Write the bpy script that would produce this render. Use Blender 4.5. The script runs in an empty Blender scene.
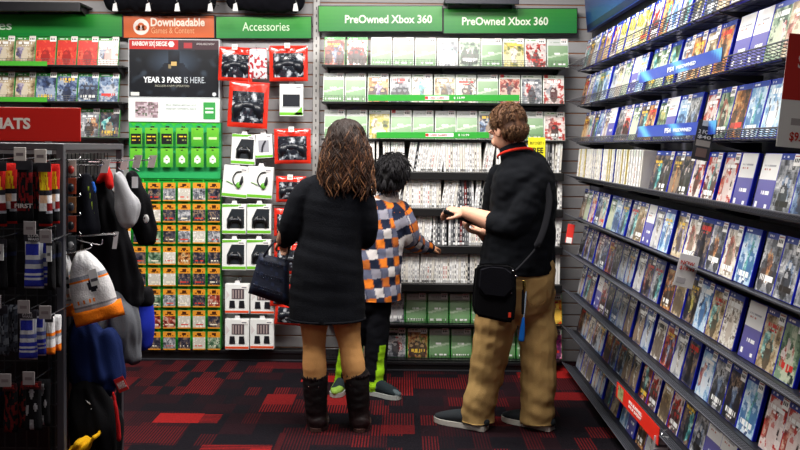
import bpy, bmesh, math, random
from mathutils import Vector, Matrix, Euler, noise
random.seed(7)
SC = bpy.context.scene
COL = SC.collection
R = math.radians

# ---------------------------------------------------------------- camera
FPX = 870.0
CAMZ = 1.455
PITCH, ROLL = R(2.0), R(0.6)
cam_d = bpy.data.cameras.new('camera'); cam = bpy.data.objects.new('camera', cam_d)
COL.objects.link(cam); SC.camera = cam
cam_d.sensor_width = 36.0; cam_d.lens = FPX*36/800
MR = Matrix.Rotation(math.pi/2-PITCH, 3, 'X') @ Matrix.Rotation(ROLL, 3, 'Z')
cam.matrix_world = Matrix.Translation((0, 0, CAMZ)) @ MR.to_4x4()
MI = MR.inverted()
v0 = MI @ Vector((0, 1, 0))
SX = (400 + FPX*v0.x/-v0.z - 404)/800.0
SY = (146 - 225 + FPX*v0.y/-v0.z)/800.0
cam_d.shift_x = SX; cam_d.shift_y = SY
def proj(p):
    v = MI @ (Vector(p)-Vector((0, 0, CAMZ)))
    if v.z > -0.05: return (9999, 9999)
    return (400+FPX*v.x/-v.z-SX*800, 225-FPX*v.y/-v.z+SY*800)
def ray(px, py):
    return MR @ Vector(((px-400+SX*800)/FPX, -(py-225-SY*800)/FPX, -1))
def onY(px, py, Y):
    d = ray(px, py); return Vector((0, 0, CAMZ)) + d*(Y/d.y)
def onX(px, py, X):
    d = ray(px, py); return Vector((0, 0, CAMZ)) + d*(X/d.x)

# ---------------------------------------------------------------- colour, materials
def lin(x): return x/12.92 if x <= .04045 else ((x+.055)/1.055)**2.4
def C(s, a=1.0):
    if isinstance(s, str):
        s = s.lstrip('#'); s = [int(s[i:i+2], 16)/255 for i in (0, 2, 4)]
        return tuple(lin(k) for k in s)
    return tuple(s)
def mixc(a, b, t): return tuple(a[i]*(1-t)+b[i]*t for i in range(3))
MATS = {}
def mat(name, rough=.5, metal=0, col=None, bump=0, bscale=60, coat=0, emit=0, sheen=0, alpha=1, trans=0, mottle=0, spec=.5):
    if name in MATS: return MATS[name]
    m = bpy.data.materials.new(name); m.use_nodes = True
    nt = m.node_tree; b = nt.nodes['Principled BSDF']
    b.inputs['Roughness'].default_value = rough; b.inputs['Metallic'].default_value = metal
    b.inputs['Specular IOR Level'].default_value = spec
    if coat: b.inputs['Coat Weight'].default_value = coat; b.inputs['Coat Roughness'].default_value = .12
    if sheen: b.inputs['Sheen Weight'].default_value = sheen
    if trans: b.inputs['Transmission Weight'].default_value = trans
    if alpha < 1: b.inputs['Alpha'].default_value = alpha
    if col is None:
        a = nt.nodes.new('ShaderNodeVertexColor'); a.layer_name = 'Col'; src = a.outputs['Color']
    else:
        a = nt.nodes.new('ShaderNodeRGB'); a.outputs[0].default_value = (*C(col), 1); src = a.outputs[0]
    if mottle or bump:
        tc = nt.nodes.new('ShaderNodeTexCoord')
        n = nt.nodes.new('ShaderNodeTexNoise'); n.inputs['Scale'].default_value = bscale; n.inputs['Detail'].default_value = 4
        nt.links.new(tc.outputs['Object'], n.inputs['Vector'])
        if mottle:
            mr = nt.nodes.new('ShaderNodeMapRange'); mr.inputs['To Min'].default_value = 1-mottle; mr.inputs['To Max'].default_value = 1+mottle
            nt.links.new(n.outputs['Fac'], mr.inputs['Value'])
            mx = nt.nodes.new('ShaderNodeVectorMath'); mx.operation = 'MULTIPLY'
            nt.links.new(src, mx.inputs[0]); nt.links.new(mr.outputs[0], mx.inputs[1]); src = mx.outputs[0]
        if bump:
            bp = nt.nodes.new('ShaderNodeBump'); bp.inputs['Strength'].default_value = bump; bp.inputs['Distance'].default_value = .004
            nt.links.new(n.outputs['Fac'], bp.inputs['Height']); nt.links.new(bp.outputs[0], b.inputs['Normal'])
    nt.links.new(src, b.inputs['Base Color'])
    if emit:
        nt.links.new(src, b.inputs['Emission Color']); b.inputs['Emission Strength'].default_value = emit
    MATS[name] = m; return m
M_PRINT = mat('glossy_print', .42, coat=.12)
M_PLAS = mat('plastic', .32)
M_CARD = mat('printed_card', .5)
M_PAINT = mat('painted_board', .55, bump=.15, bscale=30, mottle=.06)
M_METAL = mat('powder_coat', .42, mottle=.05, bscale=20)
M_CHROME = mat('chrome', .25, metal=1)
M_FAB = mat('woven_fabric', .92, bump=.35, bscale=220, mottle=.12, spec=.12)
M_KNIT = mat('knitted_fabric', .95, bump=.6, bscale=160, mottle=.15, spec=.15)
M_SKIN = mat('skin', .55, spec=.3, mottle=.06, bscale=40)
M_HAIR = mat('hair', .6, mottle=.2, bscale=120, spec=.2)
M_LEATH = mat('leather', .6, spec=.3, bump=.4, bscale=90)
M_FILM = mat('shiny_film', .12, coat=.8, bump=.9, bscale=35)
M_SIGN = mat('sign_board', .35, coat=.2)

# ---------------------------------------------------------------- mesh builder
class MB:
    def __init__(s): s.V = []; s.F = []; s.K = []
    def add(s, V, F, col):
        o = len(s.V); s.V += [tuple(v) for v in V]; s.F += [tuple(i+o for i in f) for f in F]
        if col and isinstance(col[0], (tuple, list)): s.K += list(col)
        else: s.K += [tuple(col)]*len(F)
        return s
    def box(s, x0, y0, z0, x1, y1, z1, col, bev=0, M=None):
        bm = bmesh.new(); bmesh.ops.create_cube(bm, size=1)
        for v in bm.verts: v.co = Vector(((x0+x1)/2+v.co.x*(x1-x0), (y0+y1)/2+v.co.y*(y1-y0), (z0+z1)/2+v.co.z*(z1-z0)))
        if bev: bmesh.ops.bevel(bm, geom=bm.edges[:], offset=bev, segments=2, affect='EDGES', profile=.5)
        bm.verts.index_update()
        V = [M @ v.co if M else v.co.copy() for v in bm.verts]; F = [[v.index for v in f.verts] for f in bm.faces]
        bm.free(); return s.add(V, F, col)
    def poly(s, pts, y0, y1, col):            # prism: outline in XZ, extruded along Y
        n = len(pts); V = [(p[0], y0, p[1]) for p in pts]+[(p[0], y1, p[1]) for p in pts]
        F = [tuple(range(n)), tuple(range(2*n-1, n-1, -1))]+[(i, i+n, (i+1) % n+n, (i+1) % n) for i in range(n)]
        return s.add(V, F, col)
    def tube(s, pts, rads, col, seg=10, sub=5, cap=True, ref=(1, 0, 0)):
        pts = [Vector(p) for p in pts]; rads = [(r, r) if not isinstance(r, (tuple, list)) else r for r in rads]
        P, A = [], []; n = len(pts)
        def cr(a, b, c, d, t): return .5*((2*b)+(c-a)*t+(2*a-5*b+4*c-d)*t*t+(3*b-a-3*c+d)*t**3)
        if n == 2 or sub == 1: P = pts; A = rads
        else:
            for i in range(n-1):
                a, b, c, d = (max(i-1, 0), i, i+1, min(i+2, n-1))
                for k in range(sub):
                    t = k/sub; P.append(cr(pts[a], pts[b], pts[c], pts[d], t))
                    A.append(tuple(max(.0005, cr(rads[a][j], rads[b][j], rads[c][j], rads[d][j], t)) for j in (0, 1)))
            P.append(pts[-1]); A.append(rads[-1])
        if cap:
            t0 = (P[0]-P[1]).normalized(); t1 = (P[-1]-P[-2]).normalized(); r0 = min(A[0]); r1 = min(A[-1])
            pre = [(P[0]+t0*r0*math.sin(a), tuple(x*math.cos(a) for x in A[0])) for a in (1.35, .95, .5)]
            post = [(P[-1]+t1*r1*math.sin(a), tuple(x*math.cos(a) for x in A[-1])) for a in (.5, .95, 1.35)]
            P = [p for p, _ in pre]+P+[p for p, _ in post]; A = [a for _, a in pre]+A+[a for _, a in post]
        V, F = [], []; m = len(P); ref = Vector(ref)
        for i in range(m):
            t = (P[min(i+1, m-1)]-P[max(i-1, 0)]).normalized()
            e = ref if abs(t.dot(ref)) < .93 else (Vector((0, 1, 0)) if abs(t.y) < .8 else Vector((0, 0, 1)))
            sd = (e-t*t.dot(e)).normalized(); ot = t.cross(sd)
            for k in range(seg):
                a = 2*math.pi*k/seg; V.append(P[i]+sd*math.cos(a)*A[i][0]+ot*math.sin(a)*A[i][1])
        for i in range(m-1):
            for k in range(seg):
                a, b = i*seg+k, i*seg+(k+1) % seg; F.append((a, b, b+seg, a+seg))
        F.append(tuple(range(seg-1, -1, -1))); F.append(tuple(range((m-1)*seg, m*seg)))
        if callable(col): kk = [C(col(sum((Vector(V[i]) for i in f), Vector())/len(f))) for f in F]; return s.add(V, F, kk)
        return s.add(V, F, col)
    def ell(s, c, r, col, M=None, n=12, m=16):
        V, F = [], []; c = Vector(c)
        for i in range(n+1):
            for j in range(m):
                a = math.pi*i/n; b = 2*math.pi*j/m
                v = Vector((r[0]*math.sin(a)*math.cos(b), r[1]*math.sin(a)*math.sin(b), r[2]*math.cos(a)))
                if 0 < i < n or j == 0: V.append(c+(M @ v if M else v))
        idx = lambda i, j: 0 if i == 0 else (1+(n-1)*m if i == n else 1+(i-1)*m+j % m)
        for i in range(n):
            for j in range(m):
                f = [idx(i, j), idx(i+1, j), idx(i+1, j+1), idx(i, j+1)]
                g = []; [g.append(x) for x in f if x not in g]; F.append(tuple(g))
        return s.add(V, F, col)
    def mesh(s, name, m, smooth=False, origin=None):
        me = bpy.data.meshes.new(name)
        V = s.V if origin is None else [tuple(Vector(v)-Vector(origin)) for v in s.V]
        me.from_pydata(V, [], s.F); me.update()
        at = me.color_attributes.new('Col', 'FLOAT_COLOR', 'CORNER'); buf = []
        for f, k in zip(s.F, s.K): buf += [k[0], k[1], k[2], 1.0]*len(f)
        at.data.foreach_set('color', buf)
        if smooth: me.polygons.foreach_set('use_smooth', [True]*len(me.polygons))
        me.materials.append(m); return me
    def build(s, name, m, parent=None, smooth=False, origin=None):
        return link(name, s.mesh(name, m, smooth, origin), parent)
def link(name, me, parent=None):
    o = bpy.data.objects.new(name, me); COL.objects.link(o)
    if parent: o.parent = parent
    return o
def tag(o, label=None, cat=None, group=None, kind=None):
    if label: o['label'] = label
    if cat: o['category'] = cat
    if group: o['group'] = group
    if kind: o['kind'] = kind
    return o
def empty(name, loc, label, cat, group=None, rot=(0, 0, 0)):
    o = bpy.data.objects.new(name, None); COL.objects.link(o); o.location = loc; o.rotation_euler = rot
    o.empty_display_size = .05
    return tag(o, label, cat, group)
def text(name, body, w, h, col, parent, at=(0, 0, 0), m=None, bold=.0, ext=.001, shear=0, keep=False, rotz=0):
    cu = bpy.data.curves.new('t', 'FONT'); cu.body = body; cu.size = 1; cu.offset = bold; cu.shear = shear; cu.resolution_u = 3
    o = bpy.data.objects.new('t', cu); COL.objects.link(o)
    dg = bpy.context.evaluated_depsgraph_get(); me = bpy.data.meshes.new_from_object(o.evaluated_get(dg))
    bpy.data.objects.remove(o)
    xs = [v.co.x for v in me.vertices]; ys = [v.co.y for v in me.vertices]
    sx = w/(max(xs)-min(xs)); sy = h/(max(ys)-min(ys))
    if keep: sx = sy = min(sx, sy)
    mb = MB(); x0, y0 = min(xs), min(ys)
    V = [((v.co.x-x0)*sx, 0, (v.co.y-y0)*sy) for v in me.vertices]
    F = [tuple(p.vertices) for p in me.polygons]
    bpy.data.meshes.remove(me)
    mb.add(V, F, C(col))
    # give the letters a real thickness
    bm = bmesh.new(); vs = [bm.verts.new(v) for v in V]
    for f in F:
        try: bm.faces.new([vs[i] for i in f])
        except ValueError: pass
    g = bmesh.ops.extrude_face_region(bm, geom=bm.faces[:])
    for e in g['geom']:
        if isinstance(e, bmesh.types.BMVert): e.co.y -= ext
    bmesh.ops.recalc_face_normals(bm, faces=bm.faces[:])
    bm.verts.index_update()
    mb = MB(); mb.add([v.co.copy() for v in bm.verts], [[v.index for v in f.verts] for f in bm.faces], C(col)); bm.free()
    ob = mb.build(name, m or M_SIGN, parent); ob.location = at; ob.rotation_euler = (0, 0, rotz)
    return ob
def remesh(mb, name, voxel, smooth=4, m=None, paint=None, parent=None, origin=(0, 0, 0), disp=None, cuts=()):
    me0 = bpy.data.meshes.new('r'); me0.from_pydata(mb.V, [], mb.F); me0.update()
    o = bpy.data.objects.new('r', me0); COL.objects.link(o)
    a = o.modifiers.new('a', 'REMESH'); a.mode = 'VOXEL'; a.voxel_size = voxel; a.adaptivity = 0
    b = o.modifiers.new('b', 'SMOOTH'); b.factor = .5; b.iterations = smooth
    dg = bpy.context.evaluated_depsgraph_get(); dg.update()
    me = bpy.data.meshes.new_from_object(o.evaluated_get(dg)); bpy.data.objects.remove(o); bpy.data.meshes.remove(me0)
    me.name = name
    if cuts:
        bm = bmesh.new(); bm.from_mesh(me)
        for co, no in cuts:
            bmesh.ops.bisect_plane(bm, geom=bm.verts[:]+bm.edges[:]+bm.faces[:], plane_co=co, plane_no=no, clear_outer=True)
        bmesh.ops.holes_fill(bm, edges=[e for e in bm.edges if e.is_boundary]); bm.to_mesh(me); bm.free(); me.update()
    if disp:
        cos = [v.co.copy() for v in me.vertices]; ns = [v.normal.copy() for v in me.vertices]
        for v, c, n in zip(me.vertices, cos, ns): v.co = c+n*disp(c, n)
    me.update()
    at = me.color_attributes.new('Col', 'FLOAT_COLOR', 'POINT'); buf = []
    for v in me.vertices:
        k = paint(v.co, v.normal); buf += [k[0], k[1], k[2], 1.0]
    at.data.foreach_set('color', buf)
    O = Vector(origin)
    for v in me.vertices: v.co -= O
    me.polygons.foreach_set('use_smooth', [True]*len(me.polygons))
    while me.materials: me.materials.pop()
    me.materials.append(m); return link(name, me, parent)
ORD = ['first','second','third','fourth','fifth','sixth','seventh','eighth','ninth','tenth','eleventh','twelfth','thirteenth','fourteenth','fifteenth','sixteenth','seventeenth','eighteenth','nineteenth','twentieth']
def ordn(i):
    if i < 20: return ORD[i]
    t = ['twent', 'thirt', 'fort', 'fift', 'sixt', 'sevent'][(i+1)//10-2]; r = (i+1) % 10
    return t+'ieth' if r == 0 else t+'y-'+ORD[r-1]

# ---------------------------------------------------------------- printed covers
class Canvas:
    def __init__(s, nx=20, ny=28): s.nx, s.ny = nx, ny; s.g = [[(0, 0, 0)]*nx for _ in range(ny)]
    def each(s, fn):
        for j in range(s.ny):
            for i in range(s.nx):
                k = fn((i+.5)/s.nx, (j+.5)/s.ny, s.g[j][i])
                if k is not None: s.g[j][i] = k
        return s
    def rect(s, a, b, c, d, k): return s.each(lambda u, v, o: k if a <= u <= c and b <= v <= d else None)
    def ell(s, cu, cv, ru, rv, k, f=1): return s.each(lambda u, v, o: mixc(o, k, f) if ((u-cu)/ru)**2+((v-cv)/rv)**2 < 1 else None)
    def words(s, a, b, c, d, k, seed=0, dens=.7):
        rr = random.Random(seed); st = [rr.random() < dens for _ in range(s.nx)]
        return s.each(lambda u, v, o: k if a <= u <= c and b <= v <= d and st[min(int(u*s.nx), s.nx-1)] else None)
    def nz(s, pal, seed, sc=3.5):
        n = len(pal)
        def f(u, v, o):
            t = .48+.6*noise.noise(Vector((u*sc+seed*7.3, v*sc*1.35, seed*1.7)))+.36*noise.noise(Vector((u*sc*2.2+seed, v*sc*3.5+seed, 5.)))+.14*noise.noise(Vector((u*sc*6, v*sc*8, seed*2.3)))
            t = min(max(t, 0), .999)*(n-1); i = int(t); q = t-i; q = 0 if q < .3 else (1 if q > .7 else (q-.3)/.4)
            return mixc(pal[i], pal[i+1], q)
        return s.each(f)
    def into(s, mb, w, h, y=0, x0=None, z0=0):
        x0 = -w/2 if x0 is None else x0
        V = [(x0+w*i/s.nx, y, z0+h*j/s.ny) for j in range(s.ny+1) for i in range(s.nx+1)]
        q = s.nx+1
        F = [(j*q+i, j*q+i+1, (j+1)*q+i+1, (j+1)*q+i) for j in range(s.ny) for i in range(s.nx)]
        return mb.add(V, F, [s.g[j][i] for j in range(s.ny) for i in range(s.nx)])
PAL = {
 'warm': ('orange and brown', '2a1a12 6a3c20 b8743a c8a878 3a2a28'),
 'grey': ('grey figures', '2c2e34 5c6068 8a8c92 c0c0c2 1c1e22'),
 'blue': ('blue and grey', '141c34 2e4468 6880a0 b0b8c4 1a1e2a'),
 'red': ('red and white', '4a1414 b02a22 d8ccc8 c8b8b4 2a1418'),
 'green': ('green and grey', '1a2c22 3c5c44 7a9478 b8c0a8 20302a'),
 'dark': ('near-black', '0c0c12 1c2030 44404c 8a7460 14141c'),
 'cream': ('cream and white', '8a7c6c c8c0b4 dcd8d0 6a5c50 b8aca0'),
 'sky': ('sky-blue', '3c6a9c 78a4cc b4cce0 d8e0e8 2c4c78'),
 'purple': ('violet', '201c3c 4a4078 807aa4 b8b0c4 1c1630'),
 'yellow': ('yellow and green', '2c3820 6a7030 b8a848 d0c898 303c24'),
 'teal': ('teal', '0c3c44 1c6870 4ca8a8 b0d8d0 0a2830'),
 'brick': ('dark red', '3a1014 701c1c a85040 c8a898 241014'),
 'pink': ('magenta', '581c50 a82c78 d86090 e8b0c8 402050'),
 'fire': ('flame-orange', '801808 d84410 f08c1c f8cc50 601008'),
 'vred': ('bright red', 'b01c18 d83428 d03024 e8583c 981410'),
 'vblue': ('dark blue', '141c34 2a3c64 5a6c90 98a4b8 101828'),
 'tan': ('sandy tan', '4a3c2c 8a7454 b8a484 d0c4ac 5a4c3c'),
}
def pal(k): return [C(x) for x in PAL[k][1].split()]
COVERS = {}
def cover_mesh(kind, style, seed, tall=.186, w=.129, res=(22, 31)):
    key = (kind, style, seed)
    if key in COVERS: return COVERS[key]
    c = Canvas(*res); rr = random.Random(seed*31+hash(len(kind)))
    W = C('#f2f2f0')
    if kind == 'blank360':
        g1, g2, g3 = C('#568650'), C('#93ae8a'), C('#b0c4a8')
        def f(u, v, o):
            if v > .76: return C('#c8ccc8')
            t = v+.12*math.sin(u*3+.6)
            return mixc(g1, g2, min(1, t*1.1)) if abs(v-.42-.16*(u-.5)) > .035 else g3
        c.each(f); c.words(.12, .86, .6, .9, C('#9aa89a'), seed); c.words(.75, .84, .94, .92, C('#70707a'), 2)
        c.words(.1, .06, .9, .12, W, seed+3, .55); c.words(.3, .44, .62, .5, W, seed+5, .8)
    elif kind == 'blankps':
        def f(u, v, o): return C('#ecebea') if v > .55 else mixc(C('#4a4890'), C('#6a66a8'), v/.55)
        c.each(f); c.words(.12, .7, .55, .74, C('#c07a70'), seed); c.words(.12, .78, .8, .82, C('#a8a8b0'), seed+1)
        c.words(.3, .3, .75, .36, W, seed+2, .8); c.rect(.1, .06, .22, .15, W); c.rect(.7, .06, .8, .13, W)
    elif kind == 'tag360':
        c.each(lambda u, v, o: C('#f0f0ee'))
    else:
        P = pal(kind); c.nz(P, seed, 2.6+rr.random()*2)
        Q = pal(rr.choice(['blue', 'grey', 'warm', 'red', 'dark', 'teal', 'cream', 'brick', 'yellow', 'purple']))
        cu0, rv0 = rr.uniform(.3, .7), rr.uniform(.22, .4); qn = Canvas(*res).nz(Q, seed+9, 4)
        for jj in range(c.ny if kind[0] != 'v' else 0):
            for ii in range(c.nx):
                uu, vv = (ii+.5)/c.nx, (jj+.5)/c.ny
                if ((uu-cu0)/.3)**2+((vv-.42)/rv0)**2+.9*noise.noise(Vector((uu*5, vv*6, seed))) < .8: c.g[jj][ii] = mixc(c.g[jj][ii], qn.g[jj][ii], .85)
        n = rr.choice((1, 1, 2, 3)); fg = P[rr.choice((0, 3, 4))]; f2 = P[rr.choice((2, 1, 3))]
        for q in range(n):
            cu = .5 if n == 1 else .22+.56*q/(n-1); hgt = .5+.12*rr.random()
            c.ell(cu, hgt-.26, .16+.07*rr.random(), .28, fg, .9); c.ell(cu+.02, hgt+.04, .07, .06, f2)
            c.ell(cu-.05, hgt-.12, .09, .05, f2, .7)
        tb = rr.choice((.12, .74, .7, .2)); tc = rr.choice((W, W, C('#e8c040'), C('#d03028')) if kind not in ('cream', 'grey') else (C('#101010'), C('#c02820'), W))
        c.words(.14, tb, .86, tb+.09, tc, seed, .75); c.words(.3, tb-.05, .7, tb-.02, tc, seed+1, .6)
    if style == 'x360' and kind != 'blank360':
        c.rect(0, .88, 1, 1, C('#e0e6dc')); c.words(.1, .92, .6, .96, C('#60a050'), seed)
    if style == 'xone':
        c.rect(0, .9, 1, 1, C('#2f8f38')); c.words(.08, .93, .5, .97, W, seed)
    if style == 'ps4' and kind != 'blankps':
        c.rect(0, .91, 1, 1, C('#1c3c98')); c.words(.08, .94, .4, .97, W, seed)
    mb = MB(); c.into(mb, w, tall, y=-.0008, z0=.002)
    me = mb.mesh('cover_sheet', M_PRINT); COVERS[key] = me; return me
SHELLS = {}
def shell_mesh(col, w=.135, h=.19, t=.014):
    k = (col, w, h, t)
    if k not in SHELLS:
        mb = MB(); mb.box(-w/2, 0, 0, w/2, t, h, C(col), .0015)
        mb.box(-w/2-.0006, .002, .02, -w/2+.001, t-.002, h-.02, C(col))
        mb.box(w/2-.001, t/2-.001, .004, w/2+.0006, t/2+.001, h-.004, mixc(C(col), (0, 0, 0), .4))
        SHELLS[k] = mb.mesh('game_case', M_PLAS)
    return SHELLS[k]
def sticker_mesh(col='#f4f2ee', w=.042, h=.036, red=True):
    k = ('st', col, w, h)
    if k not in SHELLS:
        mb = MB(); mb.box(-w/2, -.0006, 0, w/2, 0, h, C(col))
        for q in range(3): mb.box(-w*.38+q*w*.26, -.0009, h*.3, -w*.38+q*w*.26+w*.16, -.0006, h*.62, C('#303038'))
        mb.box(-w*.4, -.0009, h*.78, w*.4, -.0006, h*.86, C('#b03028' if red else '#606060'))
        SHELLS[k] = mb.mesh('price_sticker', M_CARD)
    return SHELLS[k]
def game_case(loc, rot, kind, style, seed, label, group, stick=None, shell=None, red=False, w=.135):
    sh = shell or {'x360': '#e8ecea', 'xone': '#2f8f38', 'ps4': '#1c2fd0'}[style]
    o = link('game_case', shell_mesh(sh, w)); o.location = loc; o.rotation_euler = rot; tag(o, label, 'game', group)
    link('cover_sheet', cover_mesh(kind, style, seed), o)
    if stick:
        s = link('price_sticker', sticker_mesh(), o); s.location = (stick[0], -.0012, stick[1])
    if red:
        s = link('red_tag', sticker_mesh('#d82018', .024, .02), o); s.location = (-.05, -.0012, .172)
    return o
# ================================================================ ROOM
YB, SF = 5.88, 5.58          # slatwall face, front of the shelves on the back wall
XR, XT = 1.262, 1.03         # right slatwall face, tips of its shelves
ZC = 2.95
def slatwall(name, L, H, groove='#9a6a4c', face='#a09ea0'):
    mb = MB(); n = int(H/.0805)+1
    mb.box(0, .008, 0, L, .03, H, C(groove))
    for i in range(n):
        z0 = i*.0805; z1 = min(z0+.0725, H)
        mb.box(0, 0, z0, L, .02, z1, C(face), .003)
    o = mb.build(name, M_PAINT); tag(o, kind='structure'); return o
o = slatwall('wall_back', 4.96, ZC); o.location = (-3.7, YB, 0)
o = slatwall('wall_right', 7.48, ZC, '#26242c', '#4c4c58'); o.location = (XR, YB, 0); o.rotation_euler = (0, 0, -math.pi/2)
for nm, a in (('wall_left', (-3.73, -1.6, 0, -3.7, YB+.03, ZC)), ('wall_front', (-3.7, -1.63, 0, XR+.03, -1.6, ZC))):
    mb = MB(); mb.box(*a, C('#3a3a40')); tag(mb.build(nm, M_PAINT), kind='structure')
mb = MB(); mb.box(-3.73, -1.63, ZC, XR+.03, YB+.03, ZC+.03, C('#8a8a88')); tag(mb.build('ceiling', M_PAINT), kind='structure')
# carpet ---------------------------------------------------------
cm = bpy.data.materials.new('patterned_carpet'); cm.use_nodes = True; nt = cm.node_tree; b = nt.nodes['Principled BSDF']
b.inputs['Roughness'].default_value = 1; b.inputs['Specular IOR Level'].default_value = .1
def N(t, **k):
    n = nt.nodes.new(t)
    for a, v in k.items(): setattr(n, a, v)
    return n
def Lk(a, b_): nt.links.new(a, b_)
def mth(op, a, b_=None, clamp=False):
    n = N('ShaderNodeMath', operation=op, use_clamp=clamp)
    for i, x in enumerate((a, b_)):
        if x is None: continue
        if isinstance(x, (int, float)): n.inputs[i].default_value = x
        else: Lk(x, n.inputs[i])
    return n.outputs[0]
tc = N('ShaderNodeTexCoord'); sp = N('ShaderNodeSeparateXYZ'); Lk(tc.outputs['Object'], sp.inputs[0])
X, Y = sp.outputs[0], sp.outputs[1]
def cellnoise(sx, sy, off):
    cx = mth('FLOOR', mth('MULTIPLY', mth('ADD', X, off), 1/sx)); cy = mth('FLOOR', mth('MULTIPLY', mth('ADD', Y, off*.7), 1/sy))
    cb = N('ShaderNodeCombineXYZ'); Lk(cx, cb.inputs[0]); Lk(cy, cb.inputs[1]); cb.inputs[2].default_value = off*3
    w = N('ShaderNodeTexWhiteNoise', noise_dimensions='3D'); Lk(cb.outputs[0], w.inputs['Vector']); return w.outputs['Value']
def step(v, lo, hi):
    m = N('ShaderNodeMapRange', interpolation_type='SMOOTHSTEP'); Lk(v, m.inputs['Value']); m.inputs['From Min'].default_value = lo; m.inputs['From Max'].default_value = hi
    return m.outputs[0]
a1 = step(cellnoise(.17, .34, 10.3), .86, 1.08); a2 = step(cellnoise(.34, .16, 21.7), .88, 1.0); a3 = step(cellnoise(.5, .25, 5.1), .72, 1.0)
wv = mth('SINE', mth('MULTIPLY', X, 420)); stripes = step(wv, -.3, .3)
wy = mth('SINE', mth('MULTIPLY', Y, 300)); stripey = step(wy, -.2, .4)
sel = mth('GREATER_THAN', cellnoise(.34, .34, 33.9), .45); sely = mth('GREATER_THAN', cellnoise(.34, .17, 43.9), .6)
s1 = mth('MULTIPLY', mth('ADD', mth('MULTIPLY', stripes, sel), mth('SUBTRACT', 1, sel)), 1)
s2 = mth('ADD', mth('MULTIPLY', stripey, sely), mth('SUBTRACT', 1, sely))
red = mth('MAXIMUM', mth('MULTIPLY', a1, s1), mth('MULTIPLY', a2, s2))
red = mth('MAXIMUM', red, mth('MULTIPLY', mth('MULTIPLY', mth('MAXIMUM', a3, step(cellnoise(.085, .17, 71.3), .6, 1.1)), stripes), .55))
ns = N('ShaderNodeTexNoise'); ns.inputs['Scale'].default_value = 90; ns.inputs['Detail'].default_value = 3; Lk(tc.outputs['Object'], ns.inputs['Vector'])
red = mth('MULTIPLY', mth('POWER', red, 1.6), mth('ADD', mth('MULTIPLY', ns.outputs['Fac'], 1.3), .2), True)
base = N('ShaderNodeMix', data_type='RGBA'); Lk(step(cellnoise(.17, .17, 3.3), .4, 1), base.inputs['Factor'])
base.inputs['A'].default_value = (*C('#0f0c12'), 1); base.inputs['B'].default_value = (*C('#1c0c12'), 1)
fin = N('ShaderNodeMix', data_type='RGBA'); Lk(red, fin.inputs['Factor']); Lk(base.outputs['Result'], fin.inputs['A']); fin.inputs['B'].default_value = (*C('#a01c1a'), 1)
Lk(fin.outputs['Result'], b.inputs['Base Color'])
bp = N('ShaderNodeBump'); bp.inputs['Strength'].default_value = .5; bp.inputs['Distance'].default_value = .004; Lk(ns.outputs['Fac'], bp.inputs['Height']); Lk(bp.outputs[0], b.inputs['Normal'])
mb = MB(); mb.box(-3.73, -1.63, -.05, XR+.03, YB+.03, 0, C('#222222')); o = mb.build('floor', cm); tag(o, kind='structure')

# corner upright between the two sections of the back wall
p = onY(315.3, 200, YB-.02)
mb = MB(); mb.box(-.022, -.022, 0, .022, .0, ZC, C('#c4c2c0'), .003)
for i in range(int(ZC/.05)): mb.box(-.004, -.0226, i*.05+.01, .004, -.0218, i*.05+.03, C('#5a5858'))
o = mb.build('trim_1', M_METAL); o.location = (p.x, YB, 0); tag(o, kind='structure')
def kick(name, x0, x1, yf, h, label):
    mb = MB(); mb.box(0, 0, 0, x1-x0, YB-yf-.002, h, C('#08080a'), .004); mb.box(0, -.003, .004, x1-x0, .001, .012, C('#3c3c42'))
    mb.box(0, -.006, h-.02, x1-x0, .004, h, C('#141418'), .002)
    o = mb.build(name, M_METAL); o.location = (x0, yf, 0); tag(o, label, 'fixture base')
xl = p.x
kick('fixture_base', xl+.025, 1.0, SF, 1.455-(363.3-146)/156, 'black base deck under the shelves of the PreOwned section')
kick('fixture_base', -3.69, xl-.025, 5.80, .075, 'low black base board under the accessories and download cards')

# ================================================================ SIGNS ON THE BACK WALL
def board(name, px, Y, col, label, cat, group=None, edge='#0a0a0c', thick=.02, frame=.006):
    a = onY(px[0], px[3], Y); b_ = onY(px[2], px[3], Y); t = onY(px[0], px[1], Y)
    w = b_.x-a.x; h = t.z-a.z; slope = math.atan2(b_.z-a.z, w)
    o = empty(name, (a.x, Y, a.z), label, cat, group, rot=(0, -slope, 0))
    mb = MB(); mb.box(0, 0, 0, w, thick, h, C(edge), .003); mb.build('frame', M_METAL, o)
    if isinstance(col, Canvas): mb = MB(); col.into(mb, w-2*frame, h-2*frame, y=-.002, x0=frame, z0=frame); mb.build('face_panel', M_SIGN, o)
    else: mb = MB(); mb.box(frame, -.002, frame, w-frame, 0, h-frame, C(col)); mb.build('face_panel', M_SIGN, o)
    return o, w, h
def green(seed, nx=24, ny=6, hot=.5):
    return Canvas(nx, ny).each(lambda u, v, o: mixc(C('#0c7a30'), C('#37a02c'), max(0, min(1, v*.7+.3*math.sin(u*5+seed)*hot))))
o, w, h = board('header_sign', (-60, 13.5, 123, 37.5), 5.83, green(1), 'green header sign at far left above the new game shelves', 'sign')
text('lettering', 'Games', .30, .062, '#dcecd8', o, (w-.76-.28, -.003, .05), bold=.01)
o, w, h = board('header_sign', (123, 15, 215, 38.5), 5.83, '#c4561a', 'orange Downloadable header sign with a cloud emblem', 'sign')
k = w/92
text('lettering', 'Downloadable', 54*k, 8.5*k, '#ecdccc', o, (28*k, -.003, 12*k), bold=.03)
text('lettering', 'Games & Content', 43*k, 6*k, '#e0a070', o, (28.5*k, -.003, 5*k))
mb = MB(); mb.poly([(18.5*k+8*k*math.cos(a*.2617), 11.5*k+8*k*math.sin(a*.2617)) for a in range(24)][::-1], -.004, -.002, C('#e8dcd4')); mb.build('disc', M_SIGN, o)
mb = MB()
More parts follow.
